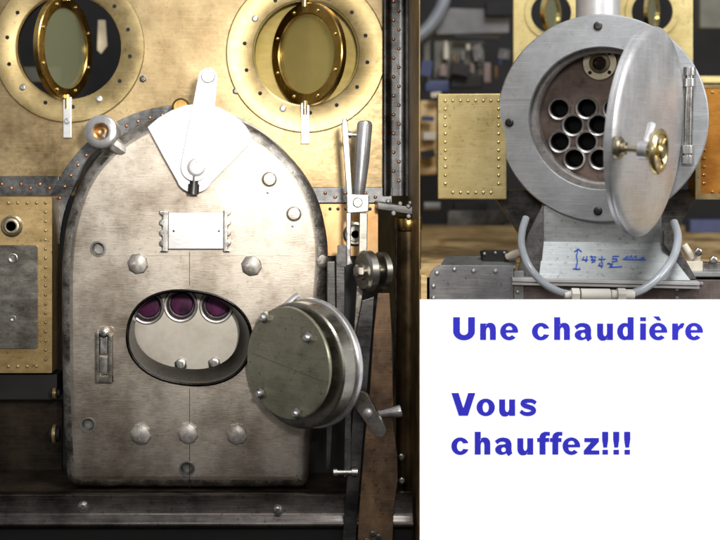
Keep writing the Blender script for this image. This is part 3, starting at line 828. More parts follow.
# ================================================================== partition, board
XP = (420 - CX) * kk(-0.6)
bm = nb()
def wbox(bm, x0, x1, y0, y1, z0, z1):
    r = bmesh.ops.create_cube(bm, size=1)
    bmesh.ops.scale(bm, vec=(x1 - x0, y1 - y0, z1 - z0), verts=r['verts'])
    bmesh.ops.translate(bm, vec=((x0 + x1) / 2, (y0 + y1) / 2, (z0 + z1) / 2), verts=r['verts'])
I4 = Matrix.Identity(4)
wbox(bm, XP - 0.008, XP, -0.6, 8.3, -4.2, 2.2)
o = obj('partition', bm, I4, 'partition', kind='structure')
FBd = plane(-0.62)
board = thing('lettered_board', 'plain white board with three lines of blue French lettering', 'board', P(570, 560, -0.61))
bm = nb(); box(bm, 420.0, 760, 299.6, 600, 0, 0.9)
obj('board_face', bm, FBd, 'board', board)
bm = nb(); box(bm, 421, 759, 300.6, 600, 0.92, 2.4)
obj('board_back', bm, FBd, 'boardedge', board)


XH, CAP, ST = 17.0, 23.0, 6.2


def ea(cx, cy, rx, ry, a0, a1, n=14):
    return [(cx + rx * math.cos(math.radians(a0 + (a1 - a0) * i / n)), cy + ry * math.sin(math.radians(a0 + (a1 - a0) * i / n))) for i in range(n + 1)]


def ribbon(pts, wd, n=8):
    c = spline([(p[0], p[1], 0) for p in pts], n)
    L_, R_ = [], []
    for i, p in enumerate(c):
        t = (c[min(i + 1, len(c) - 1)] - c[max(i - 1, 0)]).normalized()
        k = i / (len(c) - 1) * (len(wd) - 1); a = int(min(k, len(wd) - 2)); w_ = wd[a] + (wd[a + 1] - wd[a]) * (k - a)
        L_.append((p.x - t.y * w_ / 2, p.y + t.x * w_ / 2)); R_.append((p.x + t.y * w_ / 2, p.y - t.x * w_ / 2))
    return L_ + R_[::-1]


def r4(x0, y0, x1, y1): return [(x0, y0), (x1, y0), (x1, y1), (x0, y1)]


def g_arch(w, left_top):
    gap = w - 2 * ST
    return [(0, 0), (ST, 0), (ST, 9)] + ea(ST + gap / 2, 9, gap / 2, 3.6, 180, 0, 10) + [(w - ST, 0), (w, 0), (w, 10.5)] \
        + ea(w - 5.2, 11, 5.2, 6.4, 0, 90, 10) + ea(w - 6.5, 12, 4.5, 5.4, 95, 150, 6) + [(ST, 14.2), (ST, left_top), (0, left_top)]


def g_e(w):
    cx, cy, rx, ry = w / 2, 8.5, w / 2, 8.9
    out = ea(cx, cy, rx, ry, -8, 318, 44) + [(w - 6.3, 5.2)] + ea(cx, 7.0, 2.9, 3.5, 315, 190, 8) + [(6.0, 7.2)]
    return [(out, [ea(cx, 10.2, 3.2, 3.6, 0, 180, 12)])]


def glyph(ch, w):
    if ch == 'U':
        return [([(0, CAP), (0, 9)] + ea(w / 2, 8.6, w / 2, 9.0, 180, 360, 24) + [(w, CAP), (w - 7, CAP), (w - 7, 9)]
                 + ea(w / 2, 8.8, w / 2 - 7, 3.6, 360, 180, 16) + [(7, CAP)], [])]
    if ch == 'n': return [(g_arch(w, XH - 0.3), [])]
    if ch == 'h': return [(g_arch(w, CAP), [])]
    if ch == 'u':
        return [([(w - x, XH - 0.4 - y) for x, y in g_arch(w, XH - 0.3)], [])]
    if ch == 'e': return g_e(w)
    if ch == '\u00e8': return g_e(w) + [([(3.6, CAP + 0.8), (10, CAP + 0.8), (12.6, CAP - 3.6), (8.6, CAP - 3.6)], [])]
    if ch == 'c':
        return [(ea(w / 2, 8.5, w / 2, 8.9, 20, 340, 40)[0:] + [(w - 6.6, 5.9)] + ea(w / 2 + 0.1, 8.5, 3.2, 5.0, 325, 35, 20) + [(w - 6.6, 11.1)], [])]
    if ch == 'o': return [(ea(w / 2, 8.5, w / 2, 8.9, 0, 351, 39), [ea(w / 2, 8.5, w / 2 - 6.3, 5.0, 0, 345, 23)])]
    if ch == 'd':
        return [(r4(w - ST, 0, w, CAP), []), (ea(7.6, 8.5, 7.6, 8.8, 0, 351, 39), [ea(8.6, 8.5, 2.6, 4.8, 0, 345, 23)])]
    if ch == 'a':
        return [(ribbon([(0.9, 12.0), (4.6, 14.6), (8.6, 15.0), (12.2, 13.6), (13.6, 10.6), (13.6, 5.5), (14.2, 2), (15.6, -0.1)], [4.4, 4.2, 4.4, 5.4, 6, 6, 5.8, 5]), []),
                (ea(6.6, 5.0, 6.6, 5.3, 0, 351, 39), [ea(8.6, 5.0, 2.2, 2.3, 0, 340, 17)]),
                ([(5.5, 7.2), (12, 9.0), (12, 11.2), (5.5, 9.8)], [])]
    if ch == 'i': return [(r4(0, 0, w, XH - 0.2), []), (r4(0, CAP - 4.2, w, CAP), [])]
    if ch == 'r':
        return [([(0, 0), (ST, 0), (ST, 6.5), (6.8, 9.6), (8.6, 11.4), (10.6, 11.9), (w, 16.4), (10.8, 17.4), (8.2, 16.4), (6.0, 13.6), (6.0, XH - 0.3), (0, XH - 0.3)], [])]
    if ch == 'V': return [([(0, CAP), (7.4, CAP), (w / 2, 8.0), (w - 7.4, CAP), (w, CAP), (w / 2 + 4.6, 0), (w / 2 - 4.6, 0)], [])]
    if ch == 's':
        return [(ribbon([(w - 1.4, 12.6), (w - 4.5, 14.7), (8.6, 15.2), (4.6, 14.3), (3.4, 12.2), (5.4, 10.2), (9, 9.0), (13, 7.4), (14.2, 5.0), (12.6, 2.9), (8.8, 1.8), (4.4, 2.4), (0.9, 4.8)],
                        [4.0, 4.2, 4.4, 4.8, 5.2, 5.2, 5.2, 5.2, 5.0, 4.6, 4.4, 4.2, 4.2]), [])]
    if ch == 'f':
        return [([(2.4, 0), (8.6, 0), (8.6, 12.6), (w - 0.8, 12.6), (w - 0.8, 16.8), (8.6, 16.8), (8.7, 18.0), (9.6, 19.0), (w, 18.8), (w, CAP - 0.1)]
                 + ea(8.8, 17.4, 6.4, 5.7, 75, 172, 10) + [(2.4, 16.8), (0, 16.8), (0, 12.6), (2.4, 12.6)], [])]
    if ch == 'z':
        return [([(0, 0), (w, 0), (w, 4.4), (7.4, 4.4), (w - 0.4, 13.0), (w - 0.4, 16.8), (0.6, 16.8), (0.6, 12.4), (7.2, 12.4), (0, 4.0)], [])]
    if ch == '!': return [([(1.2, 7.0), (w - 1.2, 7.0), (w, 15), (w, CAP), (0, CAP), (0, 15)], []), (r4(0.3, 0, w - 0.3, 5.0), [])]


def letter(ch, x0, x1, base):
    w = x1 - x0
    bm = nb()
    for i, (o_, hs) in enumerate(glyph(ch, w)):
        plate(bm, [(x0 + x, base - y) for x, y in o_], -0.55 - 0.03 * i, -0.02, [[(x0 + x, base - y) for x, y in h] for h in hs])
    obj('letter', bm, FBd, 'letters', board, smooth=20)


for a in (('U', 453, 475), ('n', 480, 496), ('e', 500, 518.2), ('c', 531.8, 550), ('h', 554, 570), ('a', 574.5, 592.8), ('u', 597, 613),
          ('d', 617, 633.7), ('i', 640, 646), ('\u00e8', 649, 667.3), ('r', 672, 684.7), ('e', 685, 703)):
    letter(*a, 340)
for a in (('V', 451.2, 475.5), ('o', 476.4, 495), ('u', 499, 515.2), ('s', 519.5, 537.2)):
    letter(*a, 415.8)
for a in (('c', 451.2, 469.2), ('h', 474.6, 490.4), ('a', 495, 513), ('u', 517.2, 533.3), ('f', 537, 550), ('f', 549.8, 562.4), ('e', 562.4, 580.3),
          ('z', 583.6, 599.4), ('!', 602, 608.3), ('!', 613, 619.3), ('!', 624, 630.3)):
    letter(*a, 454.6)

# ================================================================== RIGHT: smokebox end
YR = 0.6
YAW, PIT = -18, 3
FR = frame(600.5, 118.5, YR, YAW, PIT)
smk = thing('smokebox', 'open smokebox with flat grey front ring and nine visible boiler tubes', 'smokebox', FR @ Vector((0, 100, 50)))
bm = lathe(nb(), 0, 0, [(71, 8), (71, 1), (72, 0), (102.8, 0), (104, 1.2), (104, 8), (71, 8)], 96)
obj('front_ring', bm, FR, 'alu', smk)
bm = lathe(nb(), 0, 0, [(98, 8), (98, 170), (0, 170)], 64)
obj('barrel', bm, FR, 'dark', smk)
bm = lathe(nb(), 0, 0, [(73, 7), (75, 9), (75, 40), (71, 41), (71, 52)], 64)
obj('inner_wall', bm, FR, 'inner', smk)
bm = lathe(nb(), 0, 0, [(75, 26), (68, 26), (66, 28), (66, 44), (75, 44)], 64)
obj('inner_ring', bm, FR, 'tube', smk)
Fs = frame(600.5, 118.5, YR, YAW, PIT) @ Matrix.Translation((0, 0, 52))
TP = [(559.5, 108.7), (587, 108), (573.3, 125), (598.5, 124.6), (560, 141.6), (587, 141.6), (574.5, 158.5), (600, 158.5), (614, 108.5), (614, 141.5), (626, 125)]
def on_plane(F, px, py):
    """where the photo's line of sight through (px,py) meets the d = 0 plane of F"""
    cam = Vector((0, -D, 0)); dr = (P(px, py, 0) - cam)
    n = (F.to_3x3() @ Vector((0, 0, 1))); o_ = F.to_translation()
    t = (o_ - cam).dot(n) / dr.dot(n)
    return F.inverted() @ (cam + dr * t)
tl = [on_plane(Fs, *p) for p in TP]
bm = nb(); plate(bm, ell(0, 0, 72, 72, 64), 0, 4, [ell(p.x, p.y, 9.5, 9.5, 24) for p in tl])
tsheet = obj('tube_sheet', bm, Fs, 'inner', smk)
copies('boiler_tube', lathe(nb(), 0, 0, [(12.4, 0.2), (12.2, -2.6), (11.4, -3.6), (9.6, -2.8), (9.2, 1)], 28), Fs, [(p.x, p.y, 0) for p in tl], 'tube', tsheet)
copies('tube_bore', lathe(nb(), 0, 0, [(9.3, -0.8), (9.0, 30), (0, 30)], 24), Fs, [(p.x, p.y, 0) for p in tl], 'bore', tsheet)
p = on_plane(Fs, 600, 63)
bm = lathe(nb(), p.x, p.y, [(18, 0.2), (18, -3), (17, -4), (11, -4), (10.5, -7), (7, -8), (6.2, -7), (6, 2), (0, 2)], 32)
fl = obj('steam_flange', bm, Fs, 'bronze', tsheet)
obj('flange_bore', lathe(nb(), p.x, p.y, [(6.1, -7), (5.8, 0), (0, 0)], 24), Fs, 'bore', fl)
copies('flange_screw', lathe(nb(), 0, 0, [(2, 0.2), (2, -.6), (0, -.6)], 10), Fs, [(p.x + 14 * c, p.y + 14 * s, -4) for c, s in ((.7, .7), (-.7, .7), (.7, -.7), (-.7, -.7))], 'bore', smk)
p = on_plane(Fs, 568, 180)
# square headed bolts in the ring
rb = [on_plane(FR, *q_) for q_ in ((509.5, 122.5), (598, 26), (598, 211))]
copies('ring_bolt', lathe(nb(), 0, 0, [(4.4, .3), (4.4, -1.6), (3.6, -2), (2.0, -2), (1.8, -0.8), (0, -0.8)], 14), FR, [(p.x, p.y, 0) for p in rb], 'dark', smk)
# hinge on the ring
p0, p1 = on_plane(FR, 690, 68), on_plane(FR, 688, 163)
bm = nb(); tube(bm, [(p0.x, p0.y, -9), (p1.x, p1.y, -9)], 4.2, 14)
hg = obj('hinge_rod', bm, FR, 'bolt', smk)
for v in (p0.y + 3, p0.y + 14, p1.y - 14, p1.y - 4):
    uu = p0.x + (p1.x - p0.x) * (v - p0.y) / (p1.y - p0.y)
    bm = nb(); tube(bm, [(uu, v - 4, -9), (uu, v + 4, -9)], 6.0, 16); box(bm, uu - 3, uu + 3, v - 3.5, v + 3.5, -9, 0)
    obj('hinge_knuckle', bm, FR, 'steel', hg, bevel=0.4)

# smokebox door, swung open
SD = frame(643.5, 132, 0.02, yaw=52, roll=0)
FSD = frame(649.5, 132, -0.55, yaw=57.5, pitch=5, roll=0)
FSD = FSD @ Matrix.Rotation(math.radians(0), 4, 'Z')
sdoor = thing('smokebox_door', 'big turned steel smokebox door standing open with brass handwheel', 'smokebox door', FSD.to_translation())
bm = lathe(nb(), 0, 0, [(0, -7.0), (40, -6.4), (75, -5), (98, -2.4), (103, -1.2), (105.2, 0.6), (105.2, 2.6), (103.6, 3.6), (105.2, 4.6), (105.2, 8), (103, 9), (0, 9)], 96)
obj('door_disc', bm, FSD, 'sdoor', sdoor)
base = on_plane(FSD @ Matrix.Translation((0, 0, -6)), 619, 148)
bu, bv = base.x, base.y
bm = lathe(nb(), bu, bv, [(11, -3.5), (11, -7), (9, -9), (6, -9.5), (6, -13), (3.2, -13), (3.2, -26), (8.5, -26), (8.5, -35), (3, -35), (3, -46), (0, -46)], 28)
sp = obj('door_spindle', bm, FSD, 'bronze', sdoor)
bm = lathe(nb(), bu, bv, [(9, -25.8), (9, -34), (8, -35), (4, -35.3)], 28)
obj('spindle_nut', bm, FSD, 'steel', sp)
bm = nb()
n = 40
TR, tr = 18.5, 3.2
rg = []
for i in range(n):
    a = 2 * PI * i / n
    rg.append([bm.verts.new((bu + (TR + tr * math.cos(b)) * math.cos(a), bv + (TR + tr * math.cos(b)) * math.sin(a), -44 + tr * math.sin(b))) for b in [2 * PI * j / 12 for j in range(12)]])
for i in range(n):
    for j in range(12):
        bm.faces.new((rg[i][j], rg[(i + 1) % n][j], rg[(i + 1) % n][(j + 1) % 12], rg[i][(j + 1) % 12]))
for i in range(4):
    a = PI / 4 + i * PI / 2
    tube(bm, [(bu, bv, -43), (bu + TR * math.cos(a), bv + TR * math.sin(a), -44)], 2.6, 10)
lathe(bm, bu, bv, [(8, -38), (8, -47), (6, -49), (0, -49)], 20)
obj('handwheel', bm, FSD, 'wheelb', sdoor)
bm = nb(); tube(bm, [(bu + 2, bv - 6, -30), (bu + 7, bv - 14, -31), (bu + 11, bv - 24, -32), (bu + 11.6, bv - 25.5, -32)], [2.4, 3.4, 4.2, 3], 14)
obj('dart_handle', bm, FSD, 'polish', sdoor)
hb = nb()
plate(hb, rect(96, -50, 121, -42, 2), 2, 7); plate(hb, rect(96, 20, 121, 28, 2), 2, 7)
obj('hinge_strap', hb, FSD, 'steel', sdoor, bevel=0.6)

# saddle with pencilled dimension
YS = 0.55
FA = frame(600, 240, YS + 0.25, YAW * 0.35, 0)
sad = thing('saddle', 'grey steel saddle with blue handwriting under the smokebox ring', 'saddle', FA.to_translation())
bm = nb()
plate(bm, [(-56, -34), (60, -34), (60, 4), (-56, 4)], 0, 60)
obj('saddle_front', bm, FA, 'saddle', sad, bevel=0.6)
# sloping apron
bm = nb()
a = [(-56, 2, -1), (60, 2, -1), (84, 37, -26), (-62, 37, -26)]
vs1 = [bm.verts.new(v) for v in a]; vs2 = [bm.verts.new((v[0], v[1] + 3, v[2] + 4)) for v in a]
bm.faces.new(vs1); bm.faces.new(vs2[::-1])
for i in range(4):
    j = (i + 1) % 4; bm.faces.new((vs1[i], vs1[j], vs2[j], vs2[i]))
apron = obj('apron', bm, FA, 'apron', sad)
# dark cheeks on both sides
bm = nb(); plate(bm, [(-57, -36), (-56.4, 3), (-60, 38), (-84, 38), (-72, -6)], -14, -6)
obj('cheek', bm, FA, 'cradle', sad, bevel=0.5)
bm = nb(); plate(bm, [(60.5, -10), (66, -10), (92, 37), (84.5, 37), (60.5, 3)], -14, -4)
obj('cheek', bm, FA, 'cradle', sad, bevel=0.5)
bm = nb(); plate(bm, [(-88, 36), (92, 38), (92, 41.5), (-88, 39.5)], -32, -10)
plate(bm, [(-88, 40.2), (92, 42.2), (92, 45), (-88, 43)], -30, -10)
obj('apron_edge', bm, FA, 'polish', sad, bevel=0.5)

# handwriting on the apron
na = (Vector(a[1]) - Vector(a[0])).cross(Vector(a[3]) - Vector(a[0])).normalized()
if na.z > 0: na = -na
Ainv = FA.inverted()
o_ = FA @ Vector(a[0]); nw = (FA.to_3x3() @ na).normalized()
def on_apron(px, py):
    cam = Vector((0, -D, 0)); dr = P(px, py, 0) - cam
    t = (o_ - cam).dot(nw) / dr.dot(nw)
    return Ainv @ (cam + dr * t + nw * 0.006)
strokes = [
    [(578, 250), (576.5, 256), (577.5, 262), (576, 268), (577.5, 270)], [(574.5, 252), (578.3, 249), (581.5, 252)], [(573, 269), (580.5, 269.5)],
    [(584, 257), (582, 260), (588, 260)], [(587, 256.5), (586, 262)],
    [(590, 257), (596, 257), (592, 263)], [(590.5, 260), (596, 260.5)], [(591, 256), (594.5, 262.5)],
    [(598.5, 259.5), (605, 259.5)], [(602, 256.5), (601.5, 262.5)],
    [(619, 256.5), (613, 256.5), (612.5, 259), (616.5, 259), (617.5, 261), (612, 262)],
    [(624, 259), (628, 256), (626, 260), (632, 255.5), (631, 260), (636, 256), (637, 260), (644, 257.5), (643, 260)], [(623, 259.7), (646, 260)],
    [(600, 263.5), (598.5, 266), (603, 266)], [(602.5, 263), (601.5, 268)],
    [(607, 264), (613, 264), (609, 267.5), (616, 267.3), (622, 266.8)], [(609, 263), (613, 267.5)],
]
bm = nb()
for st in strokes:
    pts = [on_apron(*q_) for q_ in st]
    tube(bm, pts, 0.66, 6)
obj('handwriting', bm, FA, 'ink', apron, label='blue felt pen arrow and figures')

# buffer beam
FU = frame(560, 285, 0.66, YAW * 0.2, 0)
buf = thing('buffer_beam', 'riveted grey buffer beam with rounded corner below the saddle', 'buffer beam', FU @ Vector((0, 15, 0)))
bm = nb()
corner = [(-130, 40), (-130, -4)] + [(-117 + 13 * math.cos(math.radians(t)), -6 + 13 * math.sin(math.radians(t))) for t in range(190, 271, 10)] + [(-46, -19), (-46, 40)]
plate(bm, corner, 0, 6)
gp = obj('grey_plate', bm, FU, 'rbeam', buf, bevel=1.2)
copies('rivet', rivet_bm(2.5, 0.8), FU, [(-126, 2, 0), (-122.5, -11, 0), (-105, -15, 0), (-86, -13.5, 0), (-64, -13.5, 0), (-42, -1, -2), (-42, 7, -2), (-126, 14, 0)], 'steel', gp)
bm = nb(); box(bm, -45.8, -36, -14, 40, -2, 5)
obj('joint_strip', bm, FU, 'rbeam', buf, bevel=0.6)
bm = nb(); box(bm, -35.8, 190, -6, 40, 0, 6)
br = obj('brown_plate', bm, FU, 'rbrown', buf, bevel=0.6)
copies('rivet', rivet_bm(2.3, 0.8), FU, [(115, 4, 0), (115, 12, 0), (139, -2, 0)], 'steel', br)
bm = nb(); plate(bm, [(-130, -19.6), (-46, -19.6), (-40, -25), (-118, -25)], 6.2, 40)
bm.free()
bm = nb()
tp = [(-119, -19.2, 0.5), (-44, -19.2, 0.5), (-40, -26, 34), (-112, -26, 34)]
v1 = [bm.verts.new(v) for v in tp]; v2 = [bm.verts.new((v[0], v[1] + 3, v[2] + 1)) for v in tp]
bm.faces.new(v1); bm.faces.new(v2[::-1])
for i in range(4):
    j = (i + 1) % 4; bm.faces.new((v1[i], v1[j], v2[j], v2[i]))
obj('top_flange', bm, FU, 'saddle', buf)
bm = nb(); box(bm, 128, 200, -14, -9, 1, 40)
obj('top_flange', bm, FU, 'saddle', buf, bevel=0.6)
# clutter standing on the beam
st = thing('steam_cock', 'small black valve block with cream lever on top of the beam', 'valve', FU @ Vector((-60, -28, 16)))
bm = nb(); box(bm, -76, -50, -33, -22, 14, 24); tube(bm, [(-76, -33, 18), (-74, -24, 18)], 3, 10)
obj('valve_body', bm, FU, 'black', st, bevel=0.8)
copies('rivet', rivet_bm(1.8, 0.9), FU, [(-74, -30, 13.5), (-63, -31, 13.5), (-54, -31, 13.5)], 'steel', st)
bm = nb(); tube(bm, [(-52, -27, 12), (-45, -30, 8), (-38, -33, 6)], [3, 4, 3.5], 12)
obj('valve_lever', bm, FU, 'cream', st)
st = thing('drain_cock', 'cream drain fitting with steel bolts right of the saddle', 'valve', FU @ Vector((140, -20, 12)))
bm = nb(); box(bm, 124, 142, -24, -14, 6, 16); tube(bm, [(124, -40, 12), (133, -26, 10)], [4, 3.4], 12); tube(bm, [(137, -34, 10), (137, -18, 10)], 3.4, 12)
obj('fitting_body', bm, FU, 'cream', st, bevel=0.8)
copies('bolt', hexbolt_bm(4, 4), FU, [(137, -33, 7), (152, -25, 7), (163, -26, 7)], 'bolt', st)
bm = nb(); box(bm, 143, 190, -22, -14.2, 10, 22)
obj('fitting_bar', bm, FU, 'bolt', st, bevel=1)

# clear hose with nylon fittings
hose = thing('hose', 'translucent grey hose looped below the smokebox with white fittings', 'hose', FU @ Vector((40, 10, -12)))
def hp(px, py, y): return P(px, py, y)
bm = nb(); tube(bm, spline([hp(526, 218, .62), hp(522, 232, .5), hp(522, 248, .36), hp(530, 268, .2), hp(545, 284, .16), hp(560, 292, .16), hp(572, 294.5, .16)], 8), 0.039, 16)
obj('hose_length', bm, I4, 'hose', hose)
bm = nb(); tube(bm, spline([hp(674, 222, .62), hp(678, 238, .45), hp(673, 258, .32), hp(660, 276, .2), hp(645, 288, .16), hp(632, 293.5, .16), hp(622, 295, .16)], 8), 0.042, 16)
obj('hose_length', bm, I4, 'hose', hose)
for a0, a1, r in ((564, 571, 0.045), (571, 579, 0.072), (580.5, 610, 0.062), (611, 617, 0.05), (617, 625, 0.072), (625, 634, 0.055)):
    bm = nb(); tube(bm, [hp(a0, 294.6, .16), hp(a1, 294.8, .16)], r, 6 if r > .07 else 16)
    obj('hose_fitting', bm, I4, 'white', hose, bevel=0.006)

# side tanks at both sides
def side_tank(px, py, y, hu, hv, mat, label, rows, yaw):
    F = frame(px, py, y, yaw, 0)
    t = thing('side_tank', label, 'water tank', F @ Vector((0, hv, 20)), 'brass side tanks')
    bm = nb(); box(bm, -hu, hu, -hv, hv, 0, 60)
    obj('tank_body', bm, F, mat, t, bevel=1.5)
    sp = [(-hu + 8, -hv + 7 + 8.3 * i, 0) for i in range(int((2 * hv - 8) / 8.3))] + [(hu - 8, -hv + 7 + 8.3 * i, 0) for i in range(int((2 * hv - 8) / 8.3))]
    sp += [(-hu + 8 + (2 * hu - 16) * i / 7, s * (hv - 7), 0) for i in range(1, 7) for s in (-1, 1)]
    copies('rivet', rivet_bm(1.7, 0.9), F, sp, 'wheelb', t)
    return t, F
tA, fA = side_tank(472, 146.5, 0.95, 34.5, 53, 'tankb', 'yellow brass riveted tank beside the grey smokebox ring', 0, YAW * 0.3)
tB, fB = side_tank(734, 142, 0.85, 37, 57, 'orange', 'orange brass riveted tank beyond the open smokebox door', 0, -8)
for (t, F, hu, hv) in ((tB, fB, 37, 57),):
    bm = nb(); plate(bm, rect(-hu - .5, -hv - .5, hu + .5, hv + .5), -0.8, -0.1, [rect(-hu + 4.5, -hv + 3, hu - 4.5, hv - 5)[::-1]])
    obj('rim_strip', bm, F, 'brass_ring', t)

# dark boiler belly and frame behind the ring
bm = nb(); plate(bm, [(490, 190), (700, 190), (660, 262), (540, 262)], 0, 20)
o = obj('boiler_cradle', bm, plane(1.35), 'cradle', bevel=1)
tag(o, 'sooty dark cradle under the smokebox barrel', 'cradle')

# cab front behind with its two windows and the chimney between
YB = 2.6
FBk = frame(604, 60, YB, -8, 0)
cabr = thing('cab_front', 'pale yellow brass cab front with round windows behind the smokebox', 'cab front', FBk @ Vector((0, 90, 0)))
wl, wr_ = on_plane(FBk, 551, 13), on_plane(FBk, 652, 12)
pL, pR = on_plane(FBk, 513, 60), on_plane(FBk, 693, 60)
bm = nb()
plate(bm, [(pL.x, -90), (pR.x, -90), (pR.x, 90), (pL.x, 90)], 0, 4, [ell(wl.x, wl.y, 20, 20, 40), ell(wr_.x, wr_.y, 21, 21, 40)])
obj('brass_sheet', bm, FBk, 'ybrass', cabr, bevel=1)
for w, yw in ((wl, 62), (wr_, 66)):
    bm = lathe(nb(), w.x, w.y, [(20, 4), (20, -2), (26, -2), (26.5, 0)], 40)
    rg_ = obj('porthole_ring', bm, FBk, 'ybrass', cabr)
    F = FBk @ Matrix.Translation((w.x, w.y, 0)) @ Matrix.Rotation(math.radians(-yw), 4, 'Y')
    bm = lathe(nb(), 0, 0, [(16, -2), (20, -2), (20, 2), (16, 2)], 32, closed=True)
    pw = obj('pivot_window', bm, F, 'wheelb', cabr)
    bm = lathe(nb(), 0, 0, [(0, -.4), (16.3, -.4), (16.3, .4), (0, .4)], 28)
    obj('glass', bm, F, 'glass', pw)
FCh = Matrix.Translation(P(598, 20, 1.3)) @ Matrix.Scale(kk(1.3), 4)
bm = nb(); vlathe(bm, [(27, -30), (24, -14), (22, 0), (22, 70)])
o = obj('chimney', bm, FCh, 'polish'); tag(o, 'silver chimney barrel rising above the smokebox ring', 'chimney')

# ================================================================== workshop background
bm = nb(); wbox(bm, XP + 0.01, 9, 0.8, 8.2, -1.35, -1.2); wbox(bm, XP + 0.01, P(427, 0, -0.55).x, -0.55, 0.799, -2.0, -1.203)
obj('workbench', bm, I4, 'wood', kind='structure', bevel=0.01)
bm = nb(); wbox(bm, -9, 11, 8.4, 8.6, -6, 7)
obj('back_wall', bm, I4, 'wallm', kind='structure')
bm = nb(); wbox(bm, -9, 11, -2, 8.4, -4.4, -4.2)
obj('floor', bm, I4, 'wallm', kind='structure')


def item(name, label, cat, bm, F, mat, bevel=0.0):
    o = obj(name, bm, F, mat, None, bevel=bevel); tag(o, label, cat); return o


F4 = plane(4.6)
bm = nb(); tube(bm, spline([(449, -30, 0), (445, -4, 0), (438, 14, 0), (424, 32, 0), (395, 52, 0)], 8), 6.5, 16)
item('duct_pipe', 'pale grey pipe bent across the top of the dark shelves', 'pipe', bm, F4, 'duct')
bm = nb(); plate(bm, [(438, 26), (452, 6), (512, 8), (512, 31), (438, 33)], 20, 60)
item('shelf_board', 'light grey shelf front across the dark workshop', 'shelf', bm, F4, 'shelf', 1)
bm = nb(); box(bm, 487, 516, 1, 15, 6, 18)
item('tool_box', 'dark blue box on the light grey shelf front', 'box', bm, F4, 'wallm', 1)
bm = nb(); box(bm, 425, 431, 34, 80, 10, 14)
item('shelf_upright', 'grey green shelf upright by the partition', 'upright', bm, F4, 'olive', 0.5)
bm = nb(); plate(bm, rect(436, 40, 486, 78, 2), 16, 20)
item('backing_board', 'olive backing panel behind the small tools', 'panel', bm, F4, 'olive', 0.5)
for u, v, w, h, mt, lb, nm, ct in (
        (446, 50, 3.0, 9, 'cream', 'small white bottle before the olive panel', 'bottle', 'bottle'),
        (443, 70, 5, 6, 'pink', 'pale pink cup before the olive panel', 'cup', 'cup'),
        (463, 55, 2.4, 5, 'shelf', 'grey chisel handle before the olive panel', 'chisel', 'chisel'),
        (472, 68, 2.6, 5, 'pink', 'short pink jar among the tools', 'jar', 'jar'),
        (462, 68, 3, 4, 'shelf', 'grey jar beside the short pink jar', 'jar', 'jar'),
        (505, 54, 3.4, 3, 'shelf', 'pale grey knob in the dark gap by the brass cab', 'knob', 'knob')):
    F = Matrix.Translation(P(u, v, 4.7)) @ Matrix.Scale(kk(4.7), 4)
    bm = nb(); vlathe(bm, [(w * .5, h), (w * .6, h * .6), (w, h * .35), (w, -h), (w * .8, -h)], 20)
    item(nm, lb, ct, bm, F, mt)
for u, v, w, h, mt, lb, nm, ct in (
        (454, 60, 2.2, 6, 'rust', 'rust brown can between the white bottle and the jars', 'can', 'can'),
        (479, 60, 2.0, 7, 'angle', 'slim dark steel rod standing among the jars', 'rod', 'rod'),
        (468, 47, 2.2, 3, 'cream', 'tiny cream cap high on the olive panel', 'cap', 'cap'),
        (496, 72, 3.0, 6, 'rust', 'brown tin beside the upright pink card box', 'tin', 'tin'),
        (500, 62, 2.5, 3, 'bluem', 'small blue lid in the dark gap by the brass cab', 'lid', 'lid')):
    F = Matrix.Translation(P(u, v, 4.65)) @ Matrix.Scale(kk(4.65), 4)
    bm = nb(); vlathe(bm, [(w * .7, h), (w, h * .8), (w, -h), (w * .8, -h)], 16)
    item(nm, lb, ct, bm, F, mt)
bm = nb(); box(bm, 485, 492, 62, 82, 8, 20)
item('card_box', 'upright pink card box beside the brass tank', 'box', bm, F4, 'pink', 1)
for u0, u1, v0, v1, d0, mt, lb, nm, ct, rl in (
        (452, 470, 63, 75, 2, 'black', 'black drill lying among the jars', 'drill', 'drill', 12),
        (474, 484, 44, 60, 10, 'cradle', 'grey tilted block high behind the slim dark rod', 'block', 'block', -14),
        (500, 512, 48, 58, 12, 'cradle', 'dim grey block in the dark gap by the brass cab', 'block', 'block', 8),
        (431, 441, 92, 97, 0, 'cream', 'thin cream strip under the blue case', 'strip', 'strip', -6),
        (421, 432, 60, 76, 2, 'bluem', 'tilted blue packet at the foot of the shelf upright', 'packet', 'packet', 10),
        (455, 500, 34.5, 38, 6, 'black', 'long black bar under the light grey shelf', 'bar', 'bar', 2),
        (422, 434, 116, 121, 0, 'bluem', 'narrow blue strip high on the brown chest', 'strip', 'strip', 4),
        (421, 435, 150, 158, 0, 'black', 'black block low on the brown chest', 'block', 'block', -8)):
    F = frame((u0 + u1) / 2, (v0 + v1) / 2, 4.5, 0, 0, rl)
    w_, h_ = (u1 - u0) / 2, (v1 - v0) / 2
    bm = nb(); plate(bm, rect(-w_, -h_, w_, h_, min(w_, h_) * .3), d0, d0 + 8)
    item(nm, lb, ct, bm, F, mt, 0.6)
bm = nb(); box(bm, 425, 450, 80, 92, 4, 20)
item('blue_case', 'blue case low on the shelf by the partition', 'case', bm, F4, 'bluem', 2)
bm = nb(); box(bm, 451, 484, 74, 88, 6, 22)
item('black_case', 'black case next to the blue case', 'case', bm, F4, 'black', 2)
bm = nb(); box(bm, 420, 438, 100, 175, 10, 30)
item('tool_chest', 'brown wooden chest low by the partition', 'chest', bm, F4, 'wood', 2)
bm = nb(); box(bm, 423, 436, 132, 140, 0, 9)
item('cream_tray', 'small cream tray on the brown chest', 'tray', bm, F4, 'cream', 1)
bm = nb(); tube(bm, [(424, 206, 0), (440, 206, 0)], 4, 14)
item('steel_rod', 'short pale steel rod end on the bench by the partition', 'rod', bm, plane(4.0), 'shelf')
